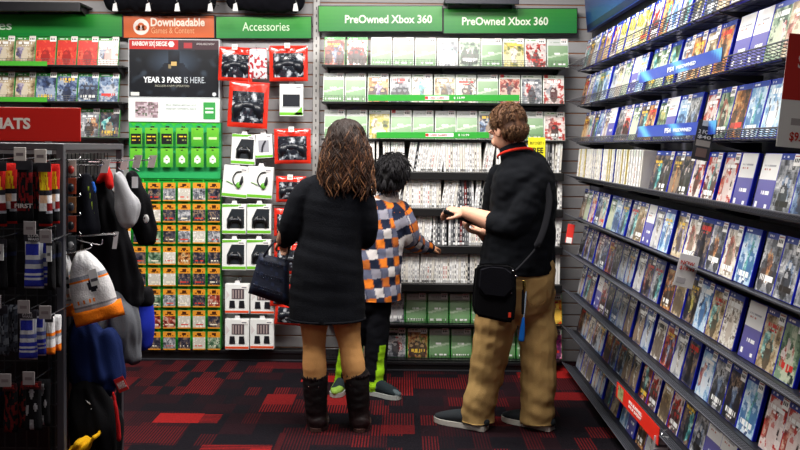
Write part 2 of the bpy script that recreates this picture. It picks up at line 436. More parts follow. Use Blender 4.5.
for cx, cz, r in ((15.3, 10.4, 2.6), (18.3, 12.4, 3.4), (21.6, 10.6, 2.7)): mb.poly([(cx*k+r*k*math.cos(a*.5236), cz*k+r*k*math.sin(a*.5236)) for a in range(12)][::-1], -.0055, -.004, C('#c4561a'))
mb.box(15*k, -.0055, 7.8*k, 22*k, -.004, 10*k, C('#c4561a')); mb.box(17.9*k, -.0062, 8.6*k, 18.9*k, -.0055, 13*k, C('#e8dcd4'))
mb.poly([(16.8*k, 10*k), (20*k, 10*k), (18.4*k, 7.8*k)], -.0062, -.0055, C('#e8dcd4')); mb.build('cloud_emblem', M_SIGN, o)
o, w, h = board('header_sign', (215.6, 16, 312, 39), 5.83, green(3, hot=.2), 'green Accessories header sign', 'sign')
k = w/96.4; text('lettering', 'Accessories', 47*k, 8.6*k, '#d0e8c8', o, (27*k, -.003, 8*k), bold=.004)
for q, (a, b_, tx0, tw) in enumerate((((318, 5.5), (443, 32.0), 345-318, 87), ((443, 8.0), (577.5, 34), 462-443, 86))):
    o, w, h = board('header_sign', (a[0], a[1], b_[0], b_[1]), 5.80, green(2+q*4, hot=.7), 'green PreOwned header sign, '+('left' if q == 0 else 'right')+' half of the pair above the used games', 'sign', 'PreOwned header signs')
    k = w/(b_[0]-a[0]); text('lettering', 'PreOwned Xbox 360', tw*k, 8.4*k, '#e8f0dc', o, (tx0*k, -.003, 8.6*k), bold=.022)

# ================================================================ BACK SHELVES
def wall_shelf(name, x0, x1, yf, yb, z, label, group=None, lip='wire', dark='#0c0c10', front=.012, axis='Y', lipcol='#55555c'):
    o = empty(name, (x0, yf, z), label, 'shelf', group); L = x1-x0; D = yb-yf-.004
    mb = MB(); mb.box(0, .02, -.012, L, D, 0, C(dark), .002)
    if front > .02: mb.box(0, 0, -front, L, .024, 0, C(dark), .004)
    mb.build('shelf_board', M_METAL, o)
    mb = MB(); n = int(L/.022)
    if lip == 'wire':
        for r in (0, .012, .024, .036): mb.tube([(0, .02-r*.5, r), (L, .02-r*.5, r)], [.0013]*2, C(lipcol), seg=5, sub=1)
        for i in range(n+1):
            x = min(i*.022, L); mb.tube([(x, .021, 0), (x, .001, .037)], [.001]*2, C(lipcol), seg=4, sub=1)
        mb.build('wire_lip', M_METAL, o)
    for i in ((0, 1, 2) if z > .25 else ()):
        mb = MB(); x = .03+i*(L-.06)/2
        mb.poly([(0, 0), (D-.02, 0), (D-.02, -.055), (D-.05, -.055)], -.002, .002, C('#1a1a1e'))
        br = mb.build('bracket', M_METAL, o); br.location = (x, .02, -.012); br.rotation_euler = (0, 0, math.pi/2)
        br.location.x = x; br.location.y = .02
    return o
XL0 = onY(321.5, 60, SF).x; XL1 = onY(566, 60, SF).x
def strip(x0, x1, yb_, Y, lab, t1='', hgt=.04, col='#2e9a34', cat='shelf label', tcol='#f0f0f0', px=None):
    a = onY(x0, yb_, Y); b_ = onY(x1, yb_, Y); o = empty('shelf_label_strip', (a.x, Y, a.z), lab, cat, rot=(0, -math.atan2(b_.z-a.z, b_.x-a.x), 0)); w = b_.x-a.x
    mb = MB(); mb.box(0, 0, 0, w, .003, hgt, C(col), .001); mb.build('strip', M_SIGN, o)
    if px:
        mb = MB(); k = w/(x1-x0); mb.box(px[0]*k, -.0015, hgt*.22, px[1]*k, 0, hgt*.82, C('#e8e8e4')); mb.box(px[0]*k, -.002, hgt*.3, px[0]*k+.02, -.001, hgt*.75, C('#c82820')); mb.build('price_panel', M_CARD, o)
        text('lettering', t1, (px[1]-px[0])*k*.6, hgt*.3, '#a83030', o, (px[0]*k+.03, -.002, hgt*.35), bold=.02)
        text('lettering', '$ 12.99', .07, hgt*.38, tcol, o, (px[1]*k+.03, -.001, hgt*.3), bold=.01)
    return o
rows360 = [
 (62.5, [(323.3, 'brick', 'g'), (346, 'red', 'g'), (370.2, 0, 0), (392.3, 0, 0), (414.7, 0, 0), (436.7, 'grey', 0), (459, 'green', 0), (481, 0, 0), (503, 'yellow', 's'), (525, 'red', 's'), (547.2, 0, 0)]),
 (99.5, [(322.3, 0, 0), (344.3, 0, 0), (367, 'warm', 's'), (389.3, 'grey', 0), (411, 'cream', 's'), (433.5, 'tan', 0), (455.2, 'cream', 0), (477, 0, 0), (499, 'brick', 'r'), (521, 'grey', 0), (543, 'red', 'r')]),
 (136.5, [(323.5, 0, 0), (345.5, 0, 0), (368, 'yellow', 0), (390, 0, 'r'), (412, 0, 0), (434.5, 0, 0), (456, 0, 0), (478.3, 'dark', 0), (500.5, 'green', 0), (522.5, 0, 0), (544, 'red', 's')]),
 (322.5, [(361.5, 0, 0), (383.2, 'grey', 0), (405, 0, 's'), (427, 0, 0), (448.8, 0, 0), (470.6, 0, 0), (492.4, 0, 0), (514, 'warm', 0), (541, 'fire', 's')]),
 (358, [(339, 0, 0), (362, 'dark', 0), (384.5, 'grey', 's'), (406.5, 'warm', 's'), (428.3, 0, 0), (450.4, 0, 0), (472.4, 0, 0), (494, 0, 0), (516, 0, 0), (541, 'pink', 's')]),
]
RN = ['top row under the PreOwned sign', 'second row under the PreOwned sign', 'third row above the spines', 'upper face-out row below the spines', 'lowest face-out row near the floor']
seed = 0
for r, (yb_, items) in enumerate(rows360):
    z = onY(445, yb_+3, SF).z
    wall_shelf('wall_shelf', XL0, XL1, SF, YB, z, 'black wire-lipped shelf carrying the '+RN[r].replace(' row', ' game row'), 'face-out shelves on the back wall', lipcol='#5a6058' if r < 3 else '#1a1a1e', dark='#101014')
    for i, (x, kd, fl) in enumerate(items):
        seed += 1; yc = 5.655; a = onY(x+11, yb_, yc)
        desc = 'pale green sleeved used game' if not kd else 'game with '+PAL[kd][0]+' cover'
        game_case((a.x, yc, z+.002), (R(-11), 0, R(random.uniform(-1.5, 1.5))), kd or 'blank360', 'xone' if fl == 'g' else 'x360', seed if kd else seed % 3,
                  '%s, %s from left, %s' % (desc, ordn(i), RN[r]), 'used games face-out on the back wall', stick=(.04, .155) if (fl == 's' or not kd) else None,
                  shell='#3aa040' if (fl == 'g' or (r > 2)) else '#dfe8df', red=fl == 'r')
strip(368, 519.5, 101, SF-.008, 'green shelf label strip under the second used game row', 'USED GAMES', px=(57, 81))
strip(376.5, 489, 138.2, SF-.008, 'green shelf label strip above the top row of spines', 'USED GAMES', px=(49, 77))
# spine rows ------------------------------------------------------
SPC = {}
def spine_mesh(v):
    if v in SPC: return SPC[v]
    rr = random.Random(v); mb = MB(); base = C(rr.choice(['#f0efec', '#e6e4e0', '#f4f3f0', '#e2ddd2', '#f2f2f2', '#eae8e4']))
    darkk = v >= 20
    if darkk: base = C(['#3a3c42', '#6a6c70', '#282a30', '#7a3030', '#2c3a90', '#c8b878'][v-20])
    mb.box(-.0065, 0, 0, .0065, .132, .19, base, .001)
    ink = C(rr.choice(['#88888e', '#a8a8ac', '#b86860', '#50545c', '#9a9aa0', '#c8c8c8', '#d0ccc8', '#303038'])) if not darkk else C('#c8c8c8')
    z = .03
    while z < .13:
        h = rr.uniform(.008, .03); mb.box(-.0024, -.0006, z, .0032, 0, z+h, ink); z += h+rr.uniform(.006, .03)
    mb.box(-.0062, -.0006, .158, .0062, 0, .186, C(rr.choice(['#c0ccc0', '#d8d8d4', '#d8dcd8', '#e0e0dc', '#c8d4c8', '#d8d4cc', '#c84838'])) if not darkk else base)
    mb.box(-.0062, -.0006, .004, .0062, 0, .018, C(rr.choice(['#b8b8b8', '#f0f0f0', '#707070'])))
    SPC[v] = mb.mesh('spine_case', M_PLAS); return SPC[v]
SDESC = {20: 'charcoal', 21: 'mid-grey', 22: 'black', 23: 'dull red', 24: 'dark blue', 25: 'pale yellow'}
spr = random.Random(11)
srows = [(171.5, 'first'), (208, 'second'), (245.3, 'third'), (283.5, 'fourth')]
hidden = MB()
for r, (yb_, nm) in enumerate(srows):
    z = onY(445, yb_+.5, SF).z
    wall_shelf('wall_shelf', XL0, XL1, SF, YB, z, 'black solid-fronted shelf under the %s row of game spines' % nm, 'shelves for spine-out games', lip=None, front=.052, dark='#0a0a0c')
    x = XL0+.012; idx = 0; idxr = 0; lean = 0; run = 0; clump = 0; dk = 0
    XA, XB, XC2 = onY((384, 396, 398, 398)[r], 150, SF).x, onY(492, 150, SF).x, onY((536, 548, 552, 999)[r], 150, SF).x
    while x < XL1-.01:
        if run <= 0:
            run = spr.randint(6, 16); lean = R(spr.choice((0, 0, 0, 3, 5, 8, -2)))
            dk = spr.random() < (.1, .42, .25, .3)[r]
            if spr.random() < .25: x += .012
        run -= 1
        v = (20+spr.choice((0, 0, 1, 2, 3))) if (dk and spr.random() < .6) else spr.randint(0, 19)
        if spr.random() < .04: v = 20+spr.randint(0, 3)
        if XA <= x <= XB or x >= XC2:
            o = link('game_case_spine', spine_mesh(v)); o.location = (x, SF+.035+spr.uniform(0, .01), z+.0005+abs(math.sin(lean))*.0065); o.rotation_euler = (0, lean, 0)
            rt = x >= XC2
            n_ = idxr if rt else idx
            tag(o, '%s-spined used game, %s %s, %s spine row' % (SDESC.get(v, 'white'), ordn(n_), 'right of the man' if rt else 'from the boy', nm), 'game', 'spine-out used games on the back wall')
            if rt: idxr += 1
            else: idx += 1
        elif not (abs(x-XA) < .04 or abs(x-XB) < .04 or abs(x-XC2) < .04):
            hidden.box(x-.0065, SF+.04, z+.0005, x+.0065, SF+.17, z+.19, C('#e8e6e2'))
        x += .0142 + (.0005 if lean == 0 else .0012)
o = hidden.build('game_spines', M_PLAS, origin=(0, SF+.04, 1)); o.location = (0, SF+.04, 1); tag(o, 'white used game spines behind the three people', 'game', kind='stuff')

# ================================================================ RIGHT WALL
TY = [66, 101, 138, 174.5, 213.5, 250.5, 289, 326, 362]
RT = ['top', 'second', 'third', 'fourth', 'fifth', 'sixth', 'seventh', 'eighth', 'lowest']
Y1 = 5.545; YN = 1.75
OVR = { # (row, px lo, px hi): cover kind
 (3, 640, 690): 'dark', (3, 690, 708): 'red', (6, 745, 768): 'sky', (6, 768, 800): 'red', (7, 735, 757): 'red', (7, 757, 775): 'teal', (7, 775, 800): 'brick',
 (5, 790, 820): 'green', (5, 770, 790): 'tan', (5, 735, 745): 'warm', (3, 700, 740): 'red', (3, 740, 760): 'blankps', (5, 745, 768): 'blankps', (7, 704, 730): 'blankps', (6, 694, 706): 'blankps',
 (1, 655, 680): 'green', (1, 740, 765): 'blankps', (1, 765, 785): 'green', (2, 785, 800): 'warm', (2, 720, 735): 'green', (2, 708, 720): 'red', (2, 735, 755): 'warm', (2, 755, 785): 'sky', (0, 620, 650): 'yellow',
}
rng = random.Random(5)
for k, ty in enumerate(TY):
    tip = onY(565.3, ty, Y1)
    zt = tip.z; zc = zt-.026
    o = empty('wall_shelf', (XT, Y1, zt), 'dark wire-edged shelf, %s of the nine on the right wall' % RT[k], 'shelf', 'right-wall shelves')
    L = Y1-YN; mb = MB()
    if k < 3:
        for q in range(5): xx = .074+q*(XR-XT-.09)/4; mb.tube([(xx, 0, -.0295), (xx, -L, -.0295)], [.0022]*2, C('#1c2234'), seg=5, sub=1)
        for q in range(int(L/.2)+1): mb.tube([(.07, -q*.2, -.033), (XR-XT-.006, -q*.2, -.033)], [.002]*2, C('#1c2234'), seg=4, sub=1)
    else: mb.box(.068, -L, -.034, XR-XT-.004, 0, -.026, C('#15161c'), .002)
    mb.build('shelf_board', M_METAL, o)
    mb = MB()
    for q in range(6):
        f = q/5; mb.tube([(.07*f, 0, -.028*f), (.07*f, -L, -.028*f)], [.0016 if q else .0028]*2, C('#4a4c54'), seg=5, sub=1)
    n = int(L/.02)
    if k < 3: n = int(L/.036)
    for i in range(n+1): mb.tube([(0, -i*L/n, 0), (.072, -i*L/n, -.029)], [.0011]*2, C('#3c3e46'), seg=4, sub=1)
    mb.build('wire_ledge', M_METAL, o)
    if k >= 4:
        mb = MB(); mb.add([(.002, 0, -.006), (.072, 0, -.034), (.072, -L, -.034), (.002, -L, -.006), (.002, 0, -.008), (.072, 0, -.036), (.072, -L, -.036), (.002, -L, -.008)],
               [(0, 1, 2, 3), (7, 6, 5, 4), (0, 4, 5, 1), (3, 2, 6, 7), (0, 3, 7, 4)], C('#1a1c22')); mb.build('ledge_plate', M_METAL, o)
    for i in range(4):
        y = -.1-i*(L-.2)/3
        mb = MB(); mb.poly([(.06, -.034), (.222, -.034), (.222, -.07), (.19, -.07), (.07, -.042)], -.002, .002, C('#101014'))
        br = mb.build('bracket', M_METAL, o); br.location = (0, y, -.004)
    # games
    y = Y1-.07; cnt = 0; left = rng.randint(3, 6)
    if k == 3:   # spine-out run at the far end
        i = 0
        while True:
            px = proj((1.1, y, zc))[0]
            if px > 641: break
            v = rng.choice([0, 1, 2, 3, 4, 5, 6, 7, 8, 9, 10, 11, 12, 13, 24, 25, 24])
            ob = link('game_case_spine', spine_mesh(v)); ob.location = (1.088+.003*(i % 2), y, zc+.0015); ob.rotation_euler = (0, R(-9), -math.pi/2); ob.rotation_euler = (R(-4), R(4), -math.pi/2)
            tag(ob, '%s game spine, %s from the far corner, fourth right-wall shelf' % (SDESC.get(v, 'white'), ordn(i)), 'game', 'spine-out games on the right wall')
            i += 1; y -= .0245
        y -= .09
    while True:
        pa = proj((1.12, y+.07, zc)); pb = proj((1.17, y-.07, zc+.18))
        if y < YN+.2 or (pa[0] > 806) or (pa[1] > 470 and pb[1] > 455) or (pb[1] < -12 and pa[1] < -6): break
        px = (pa[0]+pb[0])/2
        kd = None
        for (rw, lo, hi), kk in OVR.items():
            if rw == k and lo <= px < hi: kd = kk
        if kd is None:
            ws = (['grey', 'cream', 'blankps', 'blue', 'warm', 'tan', 'green', 'sky', 'dark', 'red', 'grey', 'grey', 'cream'] if k < 5 else
                  ['grey', 'dark', 'blankps', 'blue', 'warm', 'tan', 'dark', 'sky', 'red', 'dark', 'brick', 'grey', 'cream', 'grey', 'blue'])
            kd = rng.choice(ws)
        sd = rng.randint(1, 5) if kd != 'blankps' else 1
        near = px > 690
        lab = ('white and violet used-game case' if kd == 'blankps' else 'game with %s cover' % PAL[kd][0])+', %s from the far corner, %s right-wall shelf' % (ordn(cnt), RT[k])
        bx = 1.118+rng.uniform(-.002, .003)
        game_case((bx, y, zc+.0015), (R(-13), 0, -math.pi/2+R(rng.uniform(-1, 1))), kd, 'ps4', sd+(50 if near else 0), lab, 'face-out games on the right wall',
                  stick=(.042, .152) if (kd != 'blankps' and rng.random() < .75) else None)
        cnt += 1; left -= 1; y -= .1385
        if left <= 0:
            left = rng.randint(2, 6); y -= .038
            if rng.random() < .2: y -= .02
# blue fixture header of the right wall
a = onX(583.7, 34.7, 1.2)
o = empty('header_sign', (1.2, Y1+.22, a.z), 'blue header sign along the top of the right wall', 'sign')
mb = MB(); mb.poly([(0, 0), (-.03, .3), (-.012, .305), (.03, 0)], -3.6, 0, C('#14307c')); ob = mb.build('frame', M_METAL, o)
cv = Canvas(60, 8).each(lambda u, v, q: mixc(C('#0c2868'), C('#1c4a88'), max(0, min(1, .5+.6*math.sin(u*9+v*2)))) if v > .12 else C('#10184a'))
mb = MB(); cv.into(mb, 3.58, .285, y=0, x0=0); fp = mb.build('face_panel', M_SIGN, o); fp.rotation_euler = (R(5.7), 0, -math.pi/2); fp.location = (-.003, -.01, .008)
# blue label strips, red banner
def rstrip(pxa, pxb, k, col, label, words=None, lo=-.012, hi=.034, cat='shelf label'):
    ya = onX(pxa, 146, XT-.006).y; yb_ = onX(pxb, 146, XT-.006).y; tip = onY(565.3, TY[k], Y1)
    o = empty('shelf_label_strip', (XT-.006, ya, tip.z+lo), label, cat, rot=(R(-4), 0, -math.pi/2)); w = ya-yb_
    if isinstance(col, Canvas): mb = MB(); mb.box(0, .0005, 0, w, .003, hi-lo, C('#183080')); mb.build('strip', M_SIGN, o); mb = MB(); col.into(mb, w, hi-lo, y=0, x0=0); mb.build('printed_face', M_SIGN, o)
    else: mb = MB(); mb.box(0, 0, 0, w, .003, hi-lo, C(col)); mb.build('strip', M_SIGN, o)
    return o, w, hi-lo
wave = lambda: Canvas(40, 8).each(lambda u, v, q: mixc(C('#1838a0'), C('#58a8e0'), max(0, math.cos((u*2.2-.35)*6.28+v*1.5))**3))
for k, a, b_, nm in ((1, 637.5, 719, 'second'), (2, 637, 715, 'third')):
    o, w, h = rstrip(a, b_, k, wave(), 'blue PS4 label strip on the %s right-wall shelf' % nm)
    text('lettering', 'PS4', w*.08, h*.42, '#f0f4ff', o, (w*.42, -.001, h*.25), bold=.02); text('lettering', 'PREOWNED', w*.22, h*.3, '#d8e4ff', o, (w*.53, -.001, h*.3), bold=.03)
o, w, h = rstrip(620.5, 664, 7, '#d8281c', 'red sale banner clipped to the eighth right-wall shelf', lo=-.04, hi=.03, cat='banner')
text('lettering', 'BIG SUMMER', w*.3, h*.2, '#f4e8e4', o, (w*.34, -.001, h*.52), bold=.03); text('lettering', 'SALE EVENT', w*.3, h*.16, '#f4e8e4', o, (w*.34, -.001, h*.26), bold=.01)
mb = MB(); Canvas(6, 8).nz([C('#204020'), C('#a0a070'), C('#303828')], 3).into(mb, w*.14, h*.85, y=-.001, x0=w*.05, z0=h*.08); mb.build('picture', M_SIGN, o)
def hang(name, pts, X, cols, label, words=(), cat='price tag', tilt=0):
    (x0, y0, x1, y1) = pts; Yc = onX((x0+x1)/2, 146, X).y; a = onY(x0, y1, Yc); w = onY(x1, y1, Yc).x-a.x; h = onY(x0, y0, Yc).z-a.z
    o = empty(name, (a.x+w/2, Yc, a.z), label, cat, rot=(0, R(tilt), R(-12)))
    mb = MB(); mb.box(-w/2, 0, 0, w/2, .002, h, C(cols[0]), .0008); mb.build('card', M_CARD, o)
    mb = MB(); mb.tube([(0, .001, h-.004), (.01, .03, h+.012), (.03, .07, h+.004)], [.0012]*3, C('#c8c8cc'), seg=5); mb.build('hook_wire', M_CHROME, o)
    for (u0, v0_, u1, v1, c) in cols[1:]:
        mb = MB(); mb.box(-w/2+w*u0, -.0008, h*v0_, -w/2+w*u1, 0, h*v1, C(c)); mb.build('printed_panel', M_CARD, o)
    for (t, u, v, tw, th, c) in words: text('lettering', t, w*tw, h*th, c, o, (-w/2+w*u, -.0016, h*v), bold=.02)
hang('hanging_tag', (565, 224, 572, 243), XT-.01, ['#d83028', (.1, .0, .9, .3, '#f0eeea')], 'small red hanging tag at the far end of the fifth right-wall shelf', tilt=8)
hang('price_card', (691, 120, 708, 160), XT-.03, ['#3c3c40', (.1, .35, .9, .5, '#b0a8a0'), (.2, .08, .8, .3, '#806860'), (.25, .86, .75, 1.0, '#e0e0e0')], 'dark hanging price card below the third right-wall shelf', [('2 FOR', .12, .66, .76, .1, '#e8e8e8'), ('$40', .12, .53, .76, .1, '#e8e8e8')], tilt=10)
hang('price_card', (673, 254, 692, 287), XT-.02, ['#f0eeee', (.1, .1, .55, .28, '#c8c4c8')], 'white and red price card on the sixth right-wall shelf', [('NOW', .12, .68, .7, .12, '#c83020'), ('$19.99', .12, .5, .76, .13, '#d04428')], tilt=12)
hang('promotional_sign', (777, 34, 815, 148), .93, ['#f0efec', (0, .42, 1, 1, '#c8281e'), (.3, .2, .8, .26, '#b0a8a8')], 'red and white hanging sign at the right edge, nearest the camera', [('SALE', .3, .7, .6, .12, '#f0e8e4'), ('$9.99', .3, .05, .5, .09, '#c83020')], cat='sign', tilt=5)
hang('shelf_price_tag', (654, 436, 668, 450), XT-.01, ['#dcdcde', (.1, .2, .9, .4, '#606068')], 'small white price tag below the red sale banner', tilt=0)
a = onY(536.5, 158.5, SF-.01)
o = empty('promotional_card', (a.x, SF-.012, a.z), 'yellow promotional card on the top spine row behind the man', 'sign')
mb = MB(); mb.box(-.055, 0, 0, .055, .003, .135, C('#e8e020'), .001); mb.build('card', M_CARD, o); mb = MB(); mb.box(-.01, .004, -.092, .01, .007, .1, C('#c8ccd0')); mb.box(-.01, .004, -.092, .01, .03, -.086, C('#c8ccd0')); mb.build('card_holder', M_PLAS, o)
text('lettering', 'FREE', .085, .035, '#181810', o, (-.043, -.001, .035), bold=.03); text('lettering', 'BUY 2 GET 1', .085, .018, '#302c10', o, (-.043, -.001, .09), bold=.01)
# ================================================================ LEFT PART OF THE BACK WALL
def hook(parent, z, L, col='#b8b8bc', x=0, tagc=None, y0=0):
    mb = MB(); mb.tube([(x, y0, z), (x, y0-L, z), (x, y0-L-.012, z+.018)], [.0022]*3, C(col), seg=6)
    mb.box(x-.012, y0-.002, z-.018, x+.012, y0, z+.018, C('#8a8a90')); mb.build('peg_hook', M_CHROME, parent)
    if tagc:
        mb = MB(); mb.box(x-.018, y0-L-.016, z-.012, x+.018, y0-L-.013, z+.022, C(tagc), .001); mb.box(x-.012, y0-L-.0168, z-.004, x+.012, y0-L-.016, z+.01, C('#b8b0a8')); mb.build('price_flag', M_CARD, parent)
YS = 5.70; XG0 = onY(-42, 60, YS).x; XG1 = onY(121, 60, YS).x
LEFT = [(62.5, [(-28, 'tan'), (-7, 'tan'), (14, 'tan'), (34.8, 'vred'), (56, 'vred'), (77, 'vred'), (97.6, 'pinkred')], 'top new game shelf at left'),
        (99, [(-28, 'tan'), (-7, 'tan'), (14.2, 'tan'), (35.2, 'vblue'), (56.2, 'vblue'), (77.4, 'blue'), (98, 'blue')], 'second new game shelf at left'),
        (135, [(57, 'dark'), (78.5, 'grey'), (98.6, 'dark')], 'third new game shelf behind the red sign')]
PAL['pinkred'] = ('faded pink', 'e8b0a8 f0d4cc f8e8e4 f4dcd4 d88878')
for r, (yb_, items, nm) in enumerate(LEFT):
    z = onY(60, yb_+2, YS).z
    wall_shelf('wall_shelf', XG0, XG1, YS, YB, z, 'dark wire-lipped shelf, '+nm.replace(' shelf', ' level'), 'new game shelves at left', dark='#0c0c10', lipcol='#6a6a66')
    for i, (x, kd) in enumerate(items):
        a = onY(x+10, yb_, 5.77)
        game_case((a.x, 5.77, z+.002), (R(-10), 0, R(random.uniform(-2, 2))), kd, 'xone', 90+(0 if kd in ('tan', 'vred') else i//2), 'green-topped game with %s cover, %s on %s' % (PAL[kd][0], ordn(i), nm), 'new games at left of the back wall', stick=(.045, .16))
for yb_, nm in ((65.5, 'top'), (101.5, 'second')):
    a = onY(-42, yb_, YS-.012); b_ = onY(47, yb_, YS-.012)
    o = empty('shelf_label_strip', (a.x, YS-.012, a.z), 'plain green shelf label strip on the %s new game shelf' % nm, 'shelf label')
    mb = MB(); mb.box(0, 0, 0, b_.x-a.x, .003, .033, C('#48a832'), .001); mb.build('strip', M_SIGN, o)
    mb = MB(); mb.box(0, -.001, 0, b_.x-a.x, .0, .003, C('#1a1a1a')); mb.build('edge_trim', M_SIGN, o)
# red hats sign on a clear holder above the sock rack
a = onY(-38, 140.5, 3.4); b_ = onY(80.5, 140.5, 3.4); t = onY(0, 107, 3.4); w = b_.x-a.x; h = t.z-a.z
o = empty('hats_sign', (a.x, 3.4, a.z), 'red HATS sign standing above the sock rack', 'sign')
mb = MB(); mb.box(0, 0, 0, w, .006, h, C('#cc2018'), .002); mb.build('board', M_SIGN, o)
k = w/118.5; text('lettering', 'HATS', 38*k, 11.3*k, '#ece4dc', o, (30.5*k, -.001, 12*k), bold=.035)
for x in (.1*w, .72*w):
    mb = MB(); mb.box(x-.012, .006, -.05, x+.012, .01, h*.4, C('#c8ccd0')); mb.build('clear_holder', mat('clear_plastic', .1, alpha=.5), o)
# posters ----------------------------------------------------------
a = onY(128.3, 97.5, 5.80); b_ = onY(219.5, 97.5, 5.80); t = onY(128.3, 38.5, 5.80); w = b_.x-a.x; h = t.z-a.z; k = w/91.2
o = empty('game_poster', (a.x, 5.80, a.z), 'dark blue game poster with a red top banner under the orange sign', 'poster')
mb = MB(); mb.box(0, 0, 0, w, .078, h, C('#c8ccd0'), .002); mb.build('backing_board', M_SIGN, o)
def pf(u, v, q):
    if v > .835: return C('#b82420') if u < .55 else (C('#402830') if abs(u-.66) > .05 or abs(v-.91) > .05 else C('#a83038'))
    g = C('#0c1018'); d = math.hypot((u-.5)*1.2, (v-.62)*1.4); g = mixc(C('#3c4a5c'), g, min(1, d*2.6))
    d2 = noise.noise(Vector((u*9, v*7, 3)))*.5+.5
    g = mixc(g, C('#5a6a7c'), max(0, d2-.6)*1.2)
    if (abs(u-.5) < .07 and .6 < v < .82) or (abs(u-.5) < .2 and v < .6 and v > .34 and abs(u-.5) < .1+(.6-v)*.5): g = mixc(C('#10131c'), C('#2c3442'), max(0, d2-.4))
    if abs(u-.5) < .03 and .55 < v < .62: g = C('#c8a868')
    if abs(u-.5+.05) < .015 and .5 < v < .56: g = C('#8a7a58')
    return g
mb = MB(); Canvas(64, 42).each(pf).into(mb, w-.012, h-.012, y=-.001, x0=.006, z0=.006); mb.build('printed_face', M_SIGN, o)
text('lettering', 'YEAR 3 PASS', 38*k, 6*k, '#e8ecf0', o, (15*k, -.002, 15*k), bold=.03); text('lettering', 'IS HERE.', 21*k, 6*k, '#c8d0d8', o, (56*k, -.002, 15*k), bold=-.005)
text('lettering', 'INCLUDES 8 NEW OPERATORS', 34*k, 2*k, '#a8a898', o, (27*k, -.002, 11*k)); text('lettering', 'RAINBOW SIX', 22*k, 4.6*k, '#f0e8e4', o, (4*k, -.002, 51.5*k), bold=.03)
text('lettering', 'SIEGE', 11.5*k, 4.6*k, '#f0e8e4', o, (27.5*k, -.002, 51.5*k), bold=.03); text('lettering', 'AVAILABLE NOW', 18*k, 2*k, '#c8c0c0', o, (68*k, -.002, 53*k))
mb = MB(); mb.poly([(43*k+3.2*k*math.cos(q*1.047), 53.5*k+3.2*k*math.sin(q*1.047)) for q in range(6)][::-1], -.003, -.001, C('#f0e4e0')); mb.box(26*k, -.003, 50*k, 26.4*k, -.001, 57*k, C('#f0e4e0'))
mb.box(2.5*k, -.003, 2*k, 11*k, -.001, 5.5*k, C('#d8dcd8')); mb.poly([(86*k+2*k*math.cos(q*.5236), 4*k+2*k*math.sin(q*.5236)) for q in range(12)][::-1], -.003, -.001, C('#d0d4d8')); mb.build('emblems', M_SIGN, o)
a = onY(128.3, 121.5, 5.79); t = onY(128.3, 97.8, 5.79); h = t.z-a.z
o = empty('promotion_card', (a.x, 5.79, a.z), 'white promotion card with a small picture below the dark poster', 'poster')
mb = MB(); mb.box(0, 0, 0, w, .086, h, C('#e4ece8'), .002); mb.build('card', M_SIGN, o)
mb = MB(); Canvas(16, 10).nz([C('#384830'), C('#907880'), C('#c8b8c0'), C('#486040')], 4, 5).into(mb, 23*k, 16*k, y=-.001, x0=7*k, z0=4*k); mb.build('picture', M_SIGN, o)
mb = MB(); mb.box(75*k, -.002, 3*k, 87*k, 0, 20*k, C('#38984a')); mb.box(77*k, -.003, 9*k, 85*k, -.002, 11*k, C('#e8f4e8')); mb.box(77*k, -.003, 13*k, 85*k, -.002, 14.5*k, C('#e8f4e8')); mb.build('green_panel', M_SIGN, o)
for z_, s_ in ((16, 'Buy digital games and'), (12.5, 'add-on content here')): text('lettering', s_, 30*k, 2.2*k, '#b0b8b4', o, (38*k, -.002, z_*k))
# green card board --------------------------------------------------
YC = 5.80
def px2(x0, y0, x1, y1, Y): a = onY(x0, y1, Y); b_ = onY(x1, y1, Y); t = onY(x0, y0, Y); return a, b_.x-a.x, t.z-a.z
a, w, h = px2(128.8, 122, 220.5, 178, YC)
o = empty('download_card_board', (a.x, YC, a.z), 'emerald board holding two rows of green and black cards', 'display board')
mb = MB(); mb.box(0, 0, 0, w, .06, h, C('#2aa45c'), .003); mb.build('board', M_SIGN, o)
mb = MB()
for q in range(9): mb.poly([(w*(.02+q*.11), h-.004), (w*(.05+q*.11), h-.03), (w*(.09+q*.11), h-.004)], -.002, 0, C('#38b830'))
mb.box(w*.01, -.0015, h-.008, w*.99, 0, h-.002, C('#38b830')); mb.build('top_pattern', M_SIGN, o)
a2, w2, h2 = px2(120, 178.5, 221, 348, YC)
o = empty('gift_card_rack', (a2.x, YC, a2.z), 'tall green rack of orange-topped cards standing on the black base', 'display rack')
mb = MB(); mb.box(0, .006, 0, w2, .07, h2, C('#1c9a30'), .003); mb.build('back_panel', M_SIGN, o)
mb = MB()
for q in range(8):
    xx = (q*14.9+8.5)*w2/101 if q < 7 else w2-.006
    mb.box(xx-.004, -.004, 0, xx+.004, .006, h2, C('#30b838'))
for q in range(9): mb.box(0, -.003, max(0, h2-q*21.2*h2/169.5-.004), w2, .006, h2-q*21.2*h2/169.5, C('#1c9a30'))
mb.build('divider_grid', M_SIGN, o)
